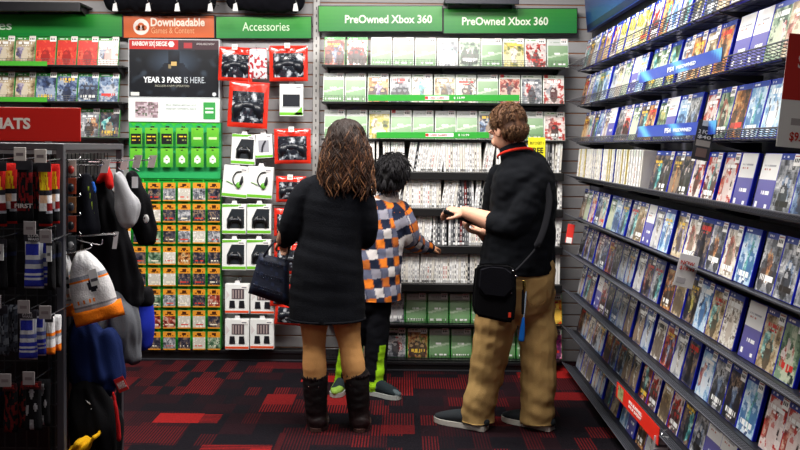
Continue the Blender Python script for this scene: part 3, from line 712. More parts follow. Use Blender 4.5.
def card_mesh(kind, v):
    key = ('card', kind, v)
    if key in SHELLS: return SHELLS[key]
    rr = random.Random(v*13+5); w_, h_ = .082, .122 if kind != 'g' else .125
    c = Canvas(12, 16)
    if kind == 'g':
        c.each(lambda u, v_, q: mixc(C('#3a9a28'), C('#6cc030'), v_))
        if v < 2: c.rect(.06, .1, .94, .66, C('#14181a')); c.words(.15, .5, .85, .58, C('#e8c830'), v); c.words(.2, .3, .8, .4, C('#d8b030' if v == 0 else '#90a050'), v+4)
        elif v == 2: c.rect(.2, .35, .8, .5, C('#c8e8a8'))
        else: c.ell(.5, .4, .26, .2, C('#e8f4e0')); c.rect(.42, .36, .58, .44, C('#58a830'))
        c.ell(.5, .92, .1, .05, C('#182018'))
    else:
        c.each(lambda u, v_, q: C('#e09428') if v_ > .7 or v_ < .08 else C('#d8c838'))
        P = pal(rr.choice(['dark', 'grey', 'green', 'dark', 'brick', 'dark', 'grey', 'dark', 'dark', 'warm'])); 
        if v % 5 == 4: P = [C('#e8e4dc'), C('#c8c4b8'), C('#f0ece4')]
        n = Canvas(12, 16).nz(P, v+3, 4); c.each(lambda u, v_, q: n.g[min(15, int(v_*16))][min(11, int(u*12))] if .08 < v_ < .7 else None)
        c.words(.15, .2, .85, .27, C('#f0e8d0') if v % 2 else C('#d83828'), v); c.ell(.5, .87, .16, .06, C('#401808')); c.words(.2, .76, .8, .79, C('#5a3010'), v)
    mb = MB(); mb.box(-w_/2, 0, 0, w_/2, .0015, h_, C('#d8d0b0')); c.into(mb, w_, h_, y=-.0006)
    SHELLS[key] = mb.mesh('gift_card', M_PRINT); return SHELLS[key]
for r in range(2):
    for q in range(6):
        p = onY(136+q*15.35, (146.6, 167.2)[r], YC-.03); v = 3 if r else (0 if q < 2 else 1 if q < 4 else 2)
        o = link('gift_card', card_mesh('g', v)); o.location = (p.x, YC-.03, p.z); o.rotation_euler = (R(random.uniform(-2, 3)), 0, R(random.uniform(-5, 5)))
        tag(o, '%s, %s from left, %s emerald-board row' % (('green card with yellow print on black', 'green card with olive print on black', 'plain green card with pale bar', 'green card with a white round mark')[v], ordn(q), ('upper', 'lower')[r]), 'gift card', 'cards on the emerald board')
        hook(o, .117, .02, x=0, y0=.03)
for r in range(8):
    for q in range(7):
        p = onY(124.6+q*14.9, 201+r*21.25, YC-.025); v = r*7+q if r not in (4, 6) else r*7+q//2
        o = link('gift_card', card_mesh('o', v)); o.location = (p.x, YC-.025, p.z); o.rotation_euler = (R(random.uniform(-1, 3)), 0, R(random.uniform(-3, 3)))
        tag(o, 'orange-topped game card, %s from left, %s row down the green rack' % (ordn(q), ordn(r)), 'gift card', 'cards in the tall green rack')
# accessories -------------------------------------------------------
def pillow(w, h, d, nx=12, ny=12, col=None, fn=None):
    mb = MB(); V, F, K = [], [], []
    for sgn in (-1, 1):
        for j in range(ny+1):
            for i in range(nx+1):
                u, v = i/nx, j/ny; b_ = (math.sin(math.pi*u)*math.sin(math.pi*v))**.5
                wob = 1+.25*noise.noise(Vector((u*5+w*50, v*5+h*30, sgn)))
                V.append(((u-.5)*w, sgn*d*.5*b_*wob*(1 if sgn < 0 else .4), v*h))
        o_ = (0 if sgn < 0 else (nx+1)*(ny+1))
        for j in range(ny):
            for i in range(nx):
                q = o_+j*(nx+1)+i; f = (q, q+1, q+nx+2, q+nx+1); F.append(f if sgn < 0 else f[::-1]); K.append(fn((i+.5)/nx, (j+.5)/ny, sgn))
    return mb.add(V, F, K)
def red_pouch(rect, label, seed_, tilt=0, clear=False):
    Y = 5.72; a, w, h = px2(*rect, Y)
    o = empty('accessory_pouch', (a.x+w/2, Y, a.z), label, 'packaged accessory', 'red accessory pouches on the slatwall', rot=(0, R(tilt), 0))
    def fn(u, v, s):
        if s > 0: return C('#b02018')
        if v > .8: return C('#d82c1c') if not clear else C('#c8c8d0')
        if clear:
            n = noise.noise(Vector((u*6+seed_, v*9, 1))); return C('#a83038') if n > .12 else C('#d8d8dc')
        if u < .1 or u > .9 or v < .1: return C('#d03020')
        n = noise.noise(Vector((u*7+seed_, v*7, 2)))+.6*noise.noise(Vector((u*17+seed_, v*15, 7)))
        return C('#b8bcc2') if n > .42 else (C('#80868e') if n > .28 else (C('#4a5058') if n > .12 else C('#22262e')))
    m = pillow(w, h, .05, 28, 28, fn=fn); m.build('film_bag', M_FILM, o, smooth=True)
    mb = MB(); mb.box(-w*.48, -.004, h*.86, w*.48, 0, h, C('#c8281c'), .001); mb.box(-w*.3, -.005, h*.9, w*.1, -.004, h*.95, C('#f0e0dc')); mb.build('header_card', M_PRINT, o)
    if not clear:
        mb = MB()
        for sx in (-1, 1): mb.tube([(sx*w*.14, -.004, h*.5), (sx*w*.27, -.012, h*.4), (sx*w*.3, -.006, h*.22)], [.02*w/.2, .028*w/.2, .014], C('#181c24'), seg=10)
        mb.tube([(-w*.2, -.008, h*.46), (0, -.012, h*.5), (w*.2, -.008, h*.46)], [.02, .024, .02], C('#20242c'), seg=10); mb.build('gamepad', M_PLAS, o, smooth=True)
    hook(o, h-.01, .09, tagc='#e8e8e4' if seed_ % 2 else None, y0=.05)
    return o
red_pouch((218, 47, 252, 81), 'red pouch beside the poster, leftmost of the top row', 1, 2)
red_pouch((248, 48, 267, 79), 'narrow clear pouch with red beads between two red pouches', 2, clear=True)
red_pouch((269.5, 45.5, 308, 81), 'red pouch right of the clear one, under the Accessories sign', 3, -1)
red_pouch((227, 81.5, 267, 127.5), 'largest red pouch, hanging in the second row', 4, 3)
red_pouch((274.5, 128.5, 311, 163.5), 'red pouch with a black gamepad hanging beside the upright', 5, -1)
red_pouch((276, 176, 306, 202), 'red pouch left of the woman\'s shoulder', 7)
red_pouch((274, 208, 304, 236), 'red pouch partly behind the woman\'s upper arm', 9)
red_pouch((274, 243, 306, 274), 'red pouch behind the handbag handles', 11)
red_pouch((270, 284, 304, 306), 'red pouch below the handbag', 8)
red_pouch((274, 302, 304, 325), 'lowest red pouch beside the black dress hem', 10, 4)
def carton(rect, label, kind, tilt=0, group=None):
    Y = 5.74; a, w, h = px2(*rect, Y)
    o = empty('boxed_accessory', (a.x+w/2, Y, a.z), label, 'packaged accessory', group, rot=(0, R(tilt), 0))
    mb = MB(); mb.box(-w/2, 0, 0, w/2, .05, h, C('#e6e8e6'), .002); mb.build('carton', M_PRINT, o)
    mb = MB(); acc = '#6cb82c' if kind != 'charger' else '#e04c20'
    mb.box(-w*.49, -.0012, h*.03, w*.49, 0, h*(.12 if kind != 'charger' else .1), C(acc))
    if kind in ('pad', 'screen'): mb.build('bottom_band', M_PRINT, o); mb = MB()
    if kind == 'pad': mb.poly([(-w*.49, h*.9), (-w*.49, h*.99), (w*.3, h*.99), (w*.3, h*.93)], -.0012, 0, C(acc))
    if kind == 'screen': mb.poly([(w*.1, h*.04), (w*.46, h*.04), (w*.46, h*.3)], -.0012, 0, C(acc))
    mb.build('printed_band', M_PRINT, o)
    mb = MB()
    if kind == 'pad':
        mb.poly([(-w*.1, h*.84), (-w*.3, h*.5), (-w*.3, h*.2), (w*.42, h*.2), (w*.42, h*.84)], -.002, 0, C('#20262c')); mb.build('window', M_PRINT, o)
        mb = MB()
        for sx in (-1, 1): mb.tube([(.05*w+sx*w*.12, -.004, h*.55), (.05*w+sx*w*.22, -.008, h*.42), (.05*w+sx*w*.24, -.004, h*.24)], [.013, .017, .008], C('#0c0e12'), seg=8)
        mb.tube([(-w*.08, -.006, h*.48), (w*.18, -.006, h*.48)], [.015, .015], C('#14161c'), seg=8)
        for sx in (-.07, .17): mb.ell((sx*w, -.016, h*.5), (.005, .004, .005), C('#5a6a80'), n=6, m=8)
        mb.build('gamepad', M_PLAS, o, smooth=True)
    elif kind == 'headset':
        pts = [(w*.1+w*.22*math.cos(t), -.004, h*.58+h*.24*math.sin(t)) for t in [x*.35 for x in range(-3, 9)]]
        pts = [(w*.08+w*.16*math.sin(t)-w*.04*t, -.006, h*.82-h*.42*t/2.6) for t in (0, .5, 1, 1.6, 2.2)]
        mb.tube([(w*.2, -.006, h*.84), (w*.02, -.006, h*.8), (-w*.1, -.006, h*.6), (-.02*w, -.006, h*.42), (w*.14, -.006, h*.38)], [.004]*5, C('#14181c'), seg=6)
        mb.tube([(w*.14, -.006, h*.36), (w*.24, -.006, h*.5), (w*.26, -.006, h*.68)], [.006, .012, .005], C('#1c2024'), seg=8); mb.ell((w*.14, -.008, h*.4), (.018, .008, .022), C('#60a838'), n=6, m=10); mb.tube([(-w*.34, -.004, h*.5), (-w*.2, -.004, h*.46), (-w*.1, -.004, h*.42)], [.003]*3, C('#8ab870'), seg=6); mb.build('headset', M_PLAS, o, smooth=True)
    elif kind == 'screen':
        mb.box(-w*.36, -.003, h*.3, w*.36, 0, h*.68, C('#101420')); mb.box(-w*.4, -.002, h*.26, w*.4, 0, h*.3, C('#a8acb0')); mb.build('window', M_PRINT, o)
    elif kind == 'charger':
        mb.box(-w*.22, -.002, h*.5, w*.3, 0, h*.84, C('#50444a'))
        for q in range(4): mb.box(-w*.18+q*w*.12, -.003, h*.52, -w*.14+q*w*.12, -.002, h*.8, C('#b8a8a4'))
        for cx in (-.2, .2): mb.poly([(cx*w-w*.12, h*.2), (cx*w-w*.1, h*.44), (cx*w+w*.1, h*.44), (cx*w+w*.13, h*.2)], -.004, 0, C('#14161c'))
        mb.poly([(-w*.45, h*.8), (-w*.3, h*.62), (-w*.45, h*.5)], -.0015, 0, C('#d8d0d0')); mb.build('product_picture', M_PRINT, o)
    elif kind == 'small':
        mb.box(-w*.3, -.002, h*.25, w*.3, 0, h*.75, C('#9a9ca4')); mb.tube([(-w*.1, -.004, h*.3), (-w*.05, -.006, h*.5), (w*.1, -.004, h*.7)], [.006]*3, C('#2a2c34'), seg=8); mb.build('product_picture', M_PRINT, o)
    mb = MB(); mb.poly([(-.02, h-.002), (-.014, h+.022), (.014, h+.022), (.02, h-.002)], .01, .012, C('#e0e0e0')); mb.build('hang_tab', M_CARD, o)
    mb = MB(); mb.box(w*.18, -.003, h*.84, w*.46, -.0012, h*.95, C('#f4f2ee')); mb.box(w*.2, -.0034, h*.87, w*.4, -.003, h*.91, C('#808088')); mb.build('price_sticker', M_CARD, o)
    hook(o, h+.012, .06, y0=.1, tagc='#dcdcd8' if kind == 'screen' else None)
    return o
carton((279.5, 84, 303, 116), 'white carton with a dark screen picture, beside the largest red pouch', 'screen')
carton((230.5, 134, 254.5, 164.5), 'white and green carton with a gamepad, above the headset cartons', 'pad', 3)
carton((255.5, 134, 273, 158), 'small white carton between a gamepad carton and a red pouch', 'small', -3)
carton((221.3, 165.5, 246.5, 197.5), 'white headset carton, left of the pair', 'headset', 5, 'headset cartons')
carton((246.5, 166.5, 271.8, 198.5), 'white headset carton, right of the pair', 'headset', 3, 'headset cartons')
for (x, y0, y1, lr, ud) in ((222, 204, 234, 'left', 'upper'), (247, 204, 234, 'right', 'upper'), (222, 239.5, 270, 'left', 'lower'), (246.5, 239.5, 270, 'right', 'lower')):
    carton((x, y0, x+24, y1), 'gamepad carton with green edges, %s one of the %s pair' % (lr, ud), 'pad', 0, 'gamepad cartons below the headsets')
for (x, y0, y1, lr, ud) in ((225, 284, 313.5, 'left', 'upper'), (250.5, 286, 314, 'right', 'upper'), (225, 319, 349.5, 'left', 'lower'), (250, 319, 349, 'right', 'lower')):
    carton((x, y0, x+23.8, y1), 'white carton with orange bottom band, %s one of the %s pair' % (lr, ud), 'charger', 0, 'orange-banded cartons near the floor')
# dark shirts and shelf above the header signs ------------------------
def garment_blob(segs, name, col, vox=.012, m=None, parent=None, origin=(0, 0, 0), wr=.008, paint=None, smooth=4):
    mb = MB()
    for pts, rad in segs: mb.tube(pts, rad, (0, 0, 0), seg=14)
    cc = C(col) if isinstance(col, str) else col
    return remesh(mb, name, vox, smooth, m or M_FAB, paint or (lambda c, n: cc), parent, origin, disp=lambda c, n: wr*noise.noise(c*9)+wr*1.0*noise.noise(Vector((c.x*30+c.z*6, c.y*30, c.z*5))))
for (xa, xb, xc, label) in ((103, 165, 217, 'black folded shirts hanging above the orange sign'), (226, 262, 305, 'black folded shirts hanging above the Accessories sign')):
    Y = 5.76; p = onY(xa, 12, Y); q = onY(xc, 12, Y); L = q.x-p.x
    o = empty('hanging_shirt', (p.x, Y, p.z), label, 'shirt', 'shirts above the header signs')
    garment_blob([([(p.x+.06, Y, p.z+.1), (p.x+L*.5, Y, p.z+.085), (q.x-.06, Y, p.z+.09)], [(.06, .09), (.07, .085), (.06, .09)]), ([(p.x+.03, Y, p.z+.2), (p.x+L*.5, Y, p.z+.16), (q.x-.03, Y, p.z+.2)], [(.06, .1), (.07, .12), (.06, .1)])], 'cloth', '#0a0a10', parent=o, origin=o.location)
    n = 4 if xa < 200 else 2
    for i in range(n):
        px_ = ((116, 149, 178, 211), (236, 296))[0 if xa < 200 else 1][i]; hp = onY(px_, 3, Y-.13); x = hp.x-p.x; z = hp.z-p.z
        mb = MB(); mb.tube([(x, .1, z+.02), (x, -.13, z), (x, -.145, z+.02)], [.003]*3, C('#909094'), seg=6); mb.build('peg_hook', M_CHROME, o)
        mb = MB(); mb.poly([(x-.018, z-.055), (x-.012, z-.01), (x+.008, z+.0), (x+.018, z-.055)], -.15, -.146, C('#c8c8c8')); mb.build('price_flag', M_CARD, o)
p = onY(-60, 9.5, 5.68); q = onY(82, 9.5, 5.68)
wall_shelf('wall_shelf', p.x, q.x, 5.64, YB, p.z+.05, 'dark top shelf above the green sign at far left', lip=None, front=.06, dark='#121218')
p = onY(445, 1.0, 5.6); q = onY(520, 1, 5.6)
wall_shelf('wall_shelf', p.x, q.x, 5.64, YB, p.z+.03, 'dark top shelf above the right PreOwned sign', lip=None, front=.04, dark='#14142a')
# ================================================================ SOCK AND HAT RACK AT LEFT
YG = 3.10
pp = onY(61, 146, YG); XP = pp.x; ZT = onY(61, 143.2, YG).z
o = empty('display_rack', (XP, YG, 0), 'dark grey metal rack holding socks in front and hats on its side', 'display rack')
rack = o; W_ = .026
def bar(name, a, b_, r=.013, col='#3c3c42'):
    mb = MB(); x0, y0, z0 = (min(a[i], b_[i])-r for i in range(3)); x1, y1, z1 = (max(a[i], b_[i])+r for i in range(3))
    mb.box(x0, y0, z0, x1, y1, z1, C(col), .003); return mb.build(name, M_METAL, rack)
for (x, y) in ((0, 0), (0, .64), (-1.0, 0), (-1.0, .64)): bar('post', (x, y, .02), (x, y, ZT-.014))
zt = ZT-.013
for a, b_ in (((-.987, 0, zt), (-.014, 0, zt)), ((0, .014, zt), (0, .626, zt)), ((-.987, .64, zt), (-.014, .64, zt)), ((-1, .014, zt), (-1, .626, zt))): bar('top_rail', a, b_, .0125)
def gridp(L, H, M):
    mb = MB()
    for i in range(int(L/.04)+1): mb.tube([(i*.04, 0, 0), (i*.04, 0, H)], [.0022]*2, C('#1c1c20'), seg=5, sub=1)
    for i in range(int(H/.08)+1): mb.tube([(0, .003, i*.08), (L, .003, i*.08)], [.0022]*2, C('#1c1c20'), seg=5, sub=1)
    mb.box(0, .02, 0, L, .026, H, C('#0e0e12')); return mb
q = gridp(.96, ZT-.14, 0).build('grid_panel', M_METAL, rack); q.location = (-.98, .03, .1)
q = gridp(.58, ZT-.14, 0).build('grid_panel', M_METAL, rack); q.location = (-.012, .03, .1); q.rotation_euler = (0, 0, math.pi/2); q.location = (-.035, .03, .1)
mb = MB(); mb.box(-1.02, -.02, 0, .015, .66, .09, C('#101014'), .006); mb.build('base_deck', M_METAL, rack)

def pouch(wf, w, h, d, fn, nx=14, ny=18, bend=0):
    mb = MB(); V, F, K = [], [], []
    for sgn in (-1, 1):
        for j in range(ny+1):
            for i in range(nx+1):
                u, v = i/nx, j/ny; b_ = max(0, (1-(2*u-1)**4))**.5*max(0, 1-(2*v-1)**8)**.5
                V.append(((u-.5)*w*wf(v)+bend*v*v*h, sgn*d*.5*b_*(1+.2*noise.noise(Vector((u*4, v*5, w*90+sgn)))), v*h))
        o_ = 0 if sgn < 0 else (nx+1)*(ny+1)
        for j in range(ny):
            for i in range(nx):
                q = o_+j*(nx+1)+i; f = (q, q+1, q+nx+2, q+nx+1); F.append(f if sgn < 0 else f[::-1]); K.append(fn((i+.5)/nx, (j+.5)/ny))
    return mb.add(V, F, K)
K_ = {k: C(v) for k, v in dict(black='#0c0c10', navy='#141a34', white='#d8d8da', grey='#8a8e98', blue='#28309c', red='#b8201c', dred='#6a1014', yellow='#e8c820', cream='#e0b898', orange='#e87818', lg='#b8bac0', dk='#24242c').items()}
def s_multi(u, v):
    if v > .86: return K_['red']
    if v > .6: return K_['yellow'] if abs(u-.5) < .1+.35*abs(math.sin(u*14+v*8)) else K_['red']
    if v > .52: return K_['dk']
    if v > .36: return K_['cream'] if abs(u-.5) < .3 else K_['white']
    if v > .26: return K_['white'] if abs(u-.45) < .3 else K_['dred']
    if v < .06: return K_['red']
    return K_['black'] if (v < .22 or u < .7) else K_['grey']
def s_dred(u, v): return K_['dred'] if (noise.noise(Vector((u*6, v*8, 1))) > .02 and .2 < v < .85) else K_['black']
def s_robot(u, v):
    if v > .86: return K_['dk']
    if .62 < v < .84 and .12 < u < .88: return K_['blue']
    if .44 < v < .56: return C('#4a5290')
    if .3 < v < .36 or .22 < v < .25: return K_['blue']
    if .06 < v < .16: return K_['blue']
    return K_['lg'] if (u > .08 and u < .92) else K_['grey']
def s_dark(u, v): return K_['navy'] if abs(v-.7) < .04 else K_['black']
def s_camo(u, v):
    n = noise.noise(Vector((u*7, v*9, 4))); return C('#3a3e48') if n > .1 else (C('#1c1e26') if n > -.15 else C('#585c64'))
def s_orange(u, v): return K_['orange'] if v < .2 or abs(v-.55) < .03 else (K_['grey'] if abs(v-.45) < .03 else K_['white'])
def s_redblk(u, v):
    n = noise.noise(Vector((u*5+3, v*7, 2))); return C('#5a1414') if n > .05 else K_['black']
def s_bw(u, v):
    for (a, b_, r) in ((.5, .8, .16), (.2, .45, .13), (.75, .5, .12), (.5, .15, .15)):
        if ((u-a)/r)**2+((v-b_)/(r*.8))**2 < 1: return C('#8c8c92')
    return K_['black']
SOCK = [((-17, 163, 15, 226), s_multi, 'red, yellow and cream printed sock pack at the left edge', None), ((17, 162, 39, 223), s_dred, 'black and dark red sock pack in the top row', 'FIRST'), ((39, 164, 57, 226), s_multi, 'red, yellow and cream printed sock pack beside the rack post', None),
 ((-10, 240, 14, 290), s_dark, 'black sock pack with a white card in the second row', 'card'), ((24, 234, 51, 288), s_robot, 'grey and blue patterned sock pack in the second row', 'STAR WARS'), ((48, 242, 58, 290), s_dark, 'narrow black sock pack with a white card beside the post', 'card'),
 ((-8, 306, 15, 356), s_camo, 'dark mottled sock pack in the third row', None), ((19, 311, 44, 359), s_robot, 'grey and blue patterned sock pack in the third row', 'STAR WARS'), ((47, 316, 58, 354), s_orange, 'white and orange sock pack beside the post', None),
 ((-18, 380, 2, 432), s_dark, 'plain black sock pack in the bottom row at the left edge', None), ((4, 383, 23, 432), s_redblk, 'red and black sock pack in the bottom row', 'MARVEL'), ((25, 381, 48, 430), s_bw, 'black sock pack with grey patches in the bottom row', 'MARVEL')]
for i, (rc, fn, lab, tx) in enumerate(SOCK):
    Y = 2.97; a, w, h = px2(*rc, Y)
    o = empty('sock_pack', (a.x+w/2, Y, a.z), lab, 'socks', 'sock packs on the rack')
    pouch(lambda v: .92+.08*math.cos(v*5), w*.74, h, .035, fn, nx=16, ny=24).build('sock', M_KNIT, o, smooth=True).location = (-w*.1, -.004, 0)
    q = pouch(lambda v: .92+.08*math.cos(v*5+1), w*.6, h*.97, .03, fn, nx=16, ny=24).build('sock', M_KNIT, o, smooth=True); q.location = (w*.17, .03, h*.03)
    mb = MB(); mb.box(-w*.36, -.03, h*.88, w*.36, -.027, h*1.04, C('#20202a' if tx != 'MARVEL' else '#3a1418')); mb.build('header_card', M_CARD, o)
    if tx == 'card':
        mb = MB(); mb.box(-w*.25, -.034, h*.62, w*.25, -.03, h*.94, C('#c4c6c8')); mb.box(-w*.15, -.0346, h*.74, w*.15, -.034, h*.8, C('#606068')); mb.build('price_card', M_CARD, o)
    elif tx == 'STAR WARS':
        text('lettering', 'STAR', w*.4, h*.05, '#d0d0d4', o, (-w*.2, -.032, h*.965), bold=.02); text('lettering', 'WARS', w*.4, h*.05, '#d0d0d4', o, (-w*.2, -.032, h*.9), bold=.02)
    elif tx == 'MARVEL': text('lettering', tx, w*.56, h*.08, '#b03430', o, (-w*.28, -.032, h*.93), bold=.02)
    elif tx == 'FIRST': text('lettering', tx, w*.8, h*.07, '#b8b0b0', o, (-w*.4, -.034, h*.26), bold=.02)
    mb = MB(); L = .14; mb.tube([(0, .16, h*1.08), (0, -.04, h*1.06), (0, -.055, h*1.06+.016)], [.0025]*3, C('#9a9aa0'), seg=6); mb.build('peg_hook', M_CHROME, o)
    mb = MB(); c_ = ('#c8c0bc' if i < 3 else '#908a8c'); mb.box(-.02, -.062, h*1.05-.005, .02, -.058, h*1.05+.04, C(c_), .001); mb.box(-.012, -.0628, h*1.05+.012, .012, -.062, h*1.05+.022, C('#706468')); mb.build('price_flag', M_CARD, o)
# small packages on the side panel, next to the post
for i, (y, cols) in enumerate(((160, ('#c8b8b0', '#a03028')), (178, ('#a8482c', '#20242c')), (197, ('#90603c', '#30343c')), (216, ('#a0402c', '#181c20')), (236, ('#404448', '#88888c')), (282, ('#b06a30', '#303848')), (334, ('#50545c', '#b8b8bc')))):
    a, w, h = px2(66.5, y, 76, y+16, 3.27); o = empty('small_package', (a.x+w/2, 3.27, a.z), 'small hanging package behind the rack post, %s from the top' % ordn(i), 'package', 'small packages behind the rack post')
    mb = MB(); mb.box(-w/2, 0, 0, w/2, .003, h, C(cols[0]), .001); mb.build('card', M_CARD, o)
    mb = MB(); mb.ell((0, -.004, h*.4), (w*.36, .01, h*.28), C(cols[1]), n=6, m=10); mb.build('blister', M_PLAS, o, smooth=True)
    mb = MB(); mb.tube([(-.12, .005, h*1.02), (.02, .005, h*1.02), (.03, .005, h*1.02+.012)], [.0022]*3, C('#b0b0b4'), seg=6); mb.build('peg_hook', M_CHROME, o)
# knitted hats
def beanie(rc, lab, Y, tilt, d):
    a, w, h = px2(*rc, Y); o = empty('knitted_hat', (a.x+w/2, Y, a.z), lab, 'hat', 'knitted hats on the rack side', rot=(0, R(tilt), R(4)))
    def fn(u, v):
        if v > .66: return K_['white']
        if v > .6: return K_['grey']
        if .545 < v < .58: return K_['orange']
        if ((u-.62)/.13)**2+((v-.47)/.09)**2 < 1: return K_['dk']
        if .24 < v < .3 and .15 < u < .6 and int(u*16) % 2: return K_['orange']
        if v < .21: return C('#8a8a90') if v > .17 else K_['lg']
        return C('#cfcdce')
    wf = lambda v: 1.0 if v < .3 else max(.22, 1-((v-.3)/.72)**2.2*.85)
    pouch(wf, w*.92, h*.9, d, fn, nx=22, ny=34).build('crown', M_KNIT, o, smooth=True).location = (0, 0, h*.08)
    cf = lambda u, v: K_['orange'] if u > -1 else 0
    pouch(lambda v: 1.0, w*1.06, h*.23, d*1.25, cf, nx=16, ny=6).build('cuff', M_KNIT, o, smooth=True).location = (.001, 0, 0)
    mb = MB(); mb.box(w*.12, -d*.62-.012, h*.5, w*.3, -d*.62-.01, h*.72, C('#d8d8d8'), .0005); mb.box(w*.14, -d*.62-.0126, h*.56, w*.28, -d*.62-.012, h*.6, C('#505058')); mb.build('hang_tag', M_CARD, o)
    mb = MB(); mb.tube([(-.08, 0, h*.99), (.03, 0, h*.99), (.04, 0, h*.99+.012)], [.0025]*3, C('#a8a8ac'), seg=6); mb.build('peg_hook', M_CHROME, o)
beanie((63.5, 248, 82, 316), 'white and orange knitted hat, half hidden behind the other beside the post', 3.26, -8, .05)
beanie((77, 247, 124, 321), 'white and orange knitted hat with a grey stripe, in front of its twin', 3.19, -15, .075)
# garments
def garment(name, lab, cat, Y, parts, group='clothes on the rack side', hook_at=None):
    """parts: name, colour, [( [(px,py,rpx,depth)...] )...]"""
    fx, fy = parts[0][2][0][0][0], parts[0][2][0][0][1]; b0 = onY(fx, fy, Y)
    o = empty(name, b0, lab, cat, group)
    for pn, col, chains in parts:
        seg = []
        for ch in chains:
            seg.append(([onY(x, y, Y+dy) for x, y, r, d, dy in ch], [(r*Y/FPX, d) for x, y, r, d, dy in ch]))
        garment_blob(seg, pn, col, vox=.008, parent=o, origin=b0, wr=.004 if pn != 'cloth' else .016, smooth=3)
    if hook_at:
        p = onY(*hook_at, Y)-b0; mb = MB(); mb.tube([(p.x-.16, 0, p.z), (p.x+.05, 0, p.z), (p.x+.065, 0, p.z+.014)], [.003]*3, C('#b0b0b4'), seg=6)
        mb.tube([(p.x, 0, p.z), (p.x, 0, p.z-.03), (p.x+.02, 0, p.z-.045)], [.0025]*3, C('#303034'), seg=6); mb.build('hanger_hook', M_CHROME, o)
        mb = MB(); mb.poly([(p.x+.055, p.z-.03), (p.x+.065, p.z+.02), (p.x+.095, p.z+.02), (p.x+.082, p.z-.03)], -.002, .001, C('#c0b4b4')); mb.build('price_flag', M_CARD, o)
    return o, b0
garment('dark_jacket', 'dark jacket with thin green and blue stripes, nearest the post in the top row', 'jacket', 3.36, [('cloth', '#0c0e16', [[(84, 178, 6, .03, 0), (84, 200, 11, .05, 0), (86, 228, 13, .05, 0)]]), ('stripe', '#88a028', [[(88, 187, 1, .008, -.05), (91, 200, 1, .008, -.058), (94, 214, 1, .008, -.055)]]), ('stripe', '#2858b0', [[(93, 182, 1.5, .01, -.04), (95, 192, 1.5, .01, -.05)]])], hook_at=(86, 165))
garment('hooded_sweatshirt', 'black hooded sweatshirt with a red lined hood', 'sweatshirt', 3.47, [('cloth', '#08080c', [[(102, 180, 7, .04, 0), (106, 215, 17, .07, 0), (113, 250, 20, .07, 0), (124, 285, 20, .06, 0), (131, 300, 10, .05, 0)], [(97, 178, 5, .04, -.02), (90, 215, 9, .05, -.03), (98, 250, 14, .05, -.03)]]), ('hood_lining', '#b41a18', [[(99, 182, 3, .03, -.035), (107, 172, 4, .03, -.03), (110, 186, 4, .03, -.045)]])], hook_at=(106, 162))
o, b0 = garment('child_sweater', 'light grey folded sweater hanging right of the red-lined sweatshirt', 'sweater', 3.38, [('cloth', '#9a9a9e', [[(117, 174, 4, .03, 0), (122, 192, 10, .045, 0), (126, 206, 13, .05, 0), (127, 218, 12, .045, 0)]])], hook_at=(118, 160))
o, b0 = garment('dark_jacket', 'black jacket with a small white emblem, last in the top row', 'jacket', 3.56, [('cloth', '#08080c', [[(131, 174, 4, .03, 0), (137, 200, 11, .05, 0), (143, 225, 13, .05, 0), (146, 238, 9, .04, 0)]])], hook_at=(134, 160))
p = onY(146, 219, 3.50)-b0
mb = MB(); mb.ell((p.x, p.y, p.z), (.012, .004, .018), C('#d0d0d0'), n=6, m=10); mb.ell((p.x-.004, p.y-.004, p.z+.004), (.003, .002, .005), C('#101014'), n=5, m=8); mb.build('emblem', M_CARD, o, smooth=True)
mb = MB(); p = onY(135, 183, 3.5)-b0; mb.box(p.x-.012, p.y-.002, p.z-.02, p.x+.012, p.y, p.z+.025, C('#c8ccd0')); mb.build('size_tag', M_CARD, o)
garment('grey_hoodie', 'mid-grey hoodie hanging below the hats', 'sweatshirt', 3.42, [('cloth', '#5c5e64', [[(116, 300, 9, .04, 0), (119, 320, 14, .06, 0), (120, 345, 11, .05, 0), (121, 356, 9, .04, 0)], [(128, 310, 9, .04, .03), (134, 335, 9, .05, .03), (134, 356, 8, .04, .03)], [(96, 335, 8, .05, .02), (108, 322, 10, .05, .01), (118, 315, 10, .05, 0)]])])
o, b0 = garment('blue_backpack', 'bright blue child backpack with a black round top', 'backpack', 3.6, [('bag_body', '#1c2ca0', [[(144, 304, 8, .05, 0), (144, 325, 10, .07, 0), (145, 342, 8, .05, 0)]]), ('round_top', '#08080c', [[(146, 293, 7, .05, 0), (145, 300, 9, .06, 0)]]), ('side_flap', '#08080c', [[(135, 300, 3, .02, -.06), (137, 320, 3, .02, -.07), (138, 336, 2, .02, -.06)]]), ('hang_strap', '#08080c', [[(143, 284, 1.2, .006, 0), (137, 262, 1.2, .006, 0), (120, 240, 1.2, .006, .0), (104, 236, 1.2, .006, .02)]])])
garment('navy_jacket', 'navy blue puffy jacket near the floor of the rack side', 'jacket', 3.3, [('cloth', '#101e48', [[(84, 322, 12, .05, 0), (90, 350, 21, .08, 0), (94, 375, 24, .08, 0), (98, 386, 18, .06, 0)], [(108, 335, 8, .05, .02), (115, 360, 9, .06, .02), (117, 376, 9, .05, .02)]])])
o, b0 = garment('black_coat', 'black garment with a red side stripe and small white mark, lowest on the rack side', 'coat', 3.25, [('cloth', '#07070a', [[(88, 392, 16, .06, 0), (94, 420, 24, .08, 0), (98, 450, 25, .08, 0), (98, 490, 24, .08, 0)]]), ('side_stripe', '#a01418', [[(113, 392, 1.5, .01, -.045), (117, 415, 1.8, .012, -.05), (119, 440, 1.8, .012, -.04)]]), ('white_mark', '#b0b0b0', [[(86, 400, 1.6, .01, -.09), (90, 404, 2.2, .01, -.095)], [(91, 409, 1.4, .01, -.095), (92, 410, 1.2, .01, -.095)]])])
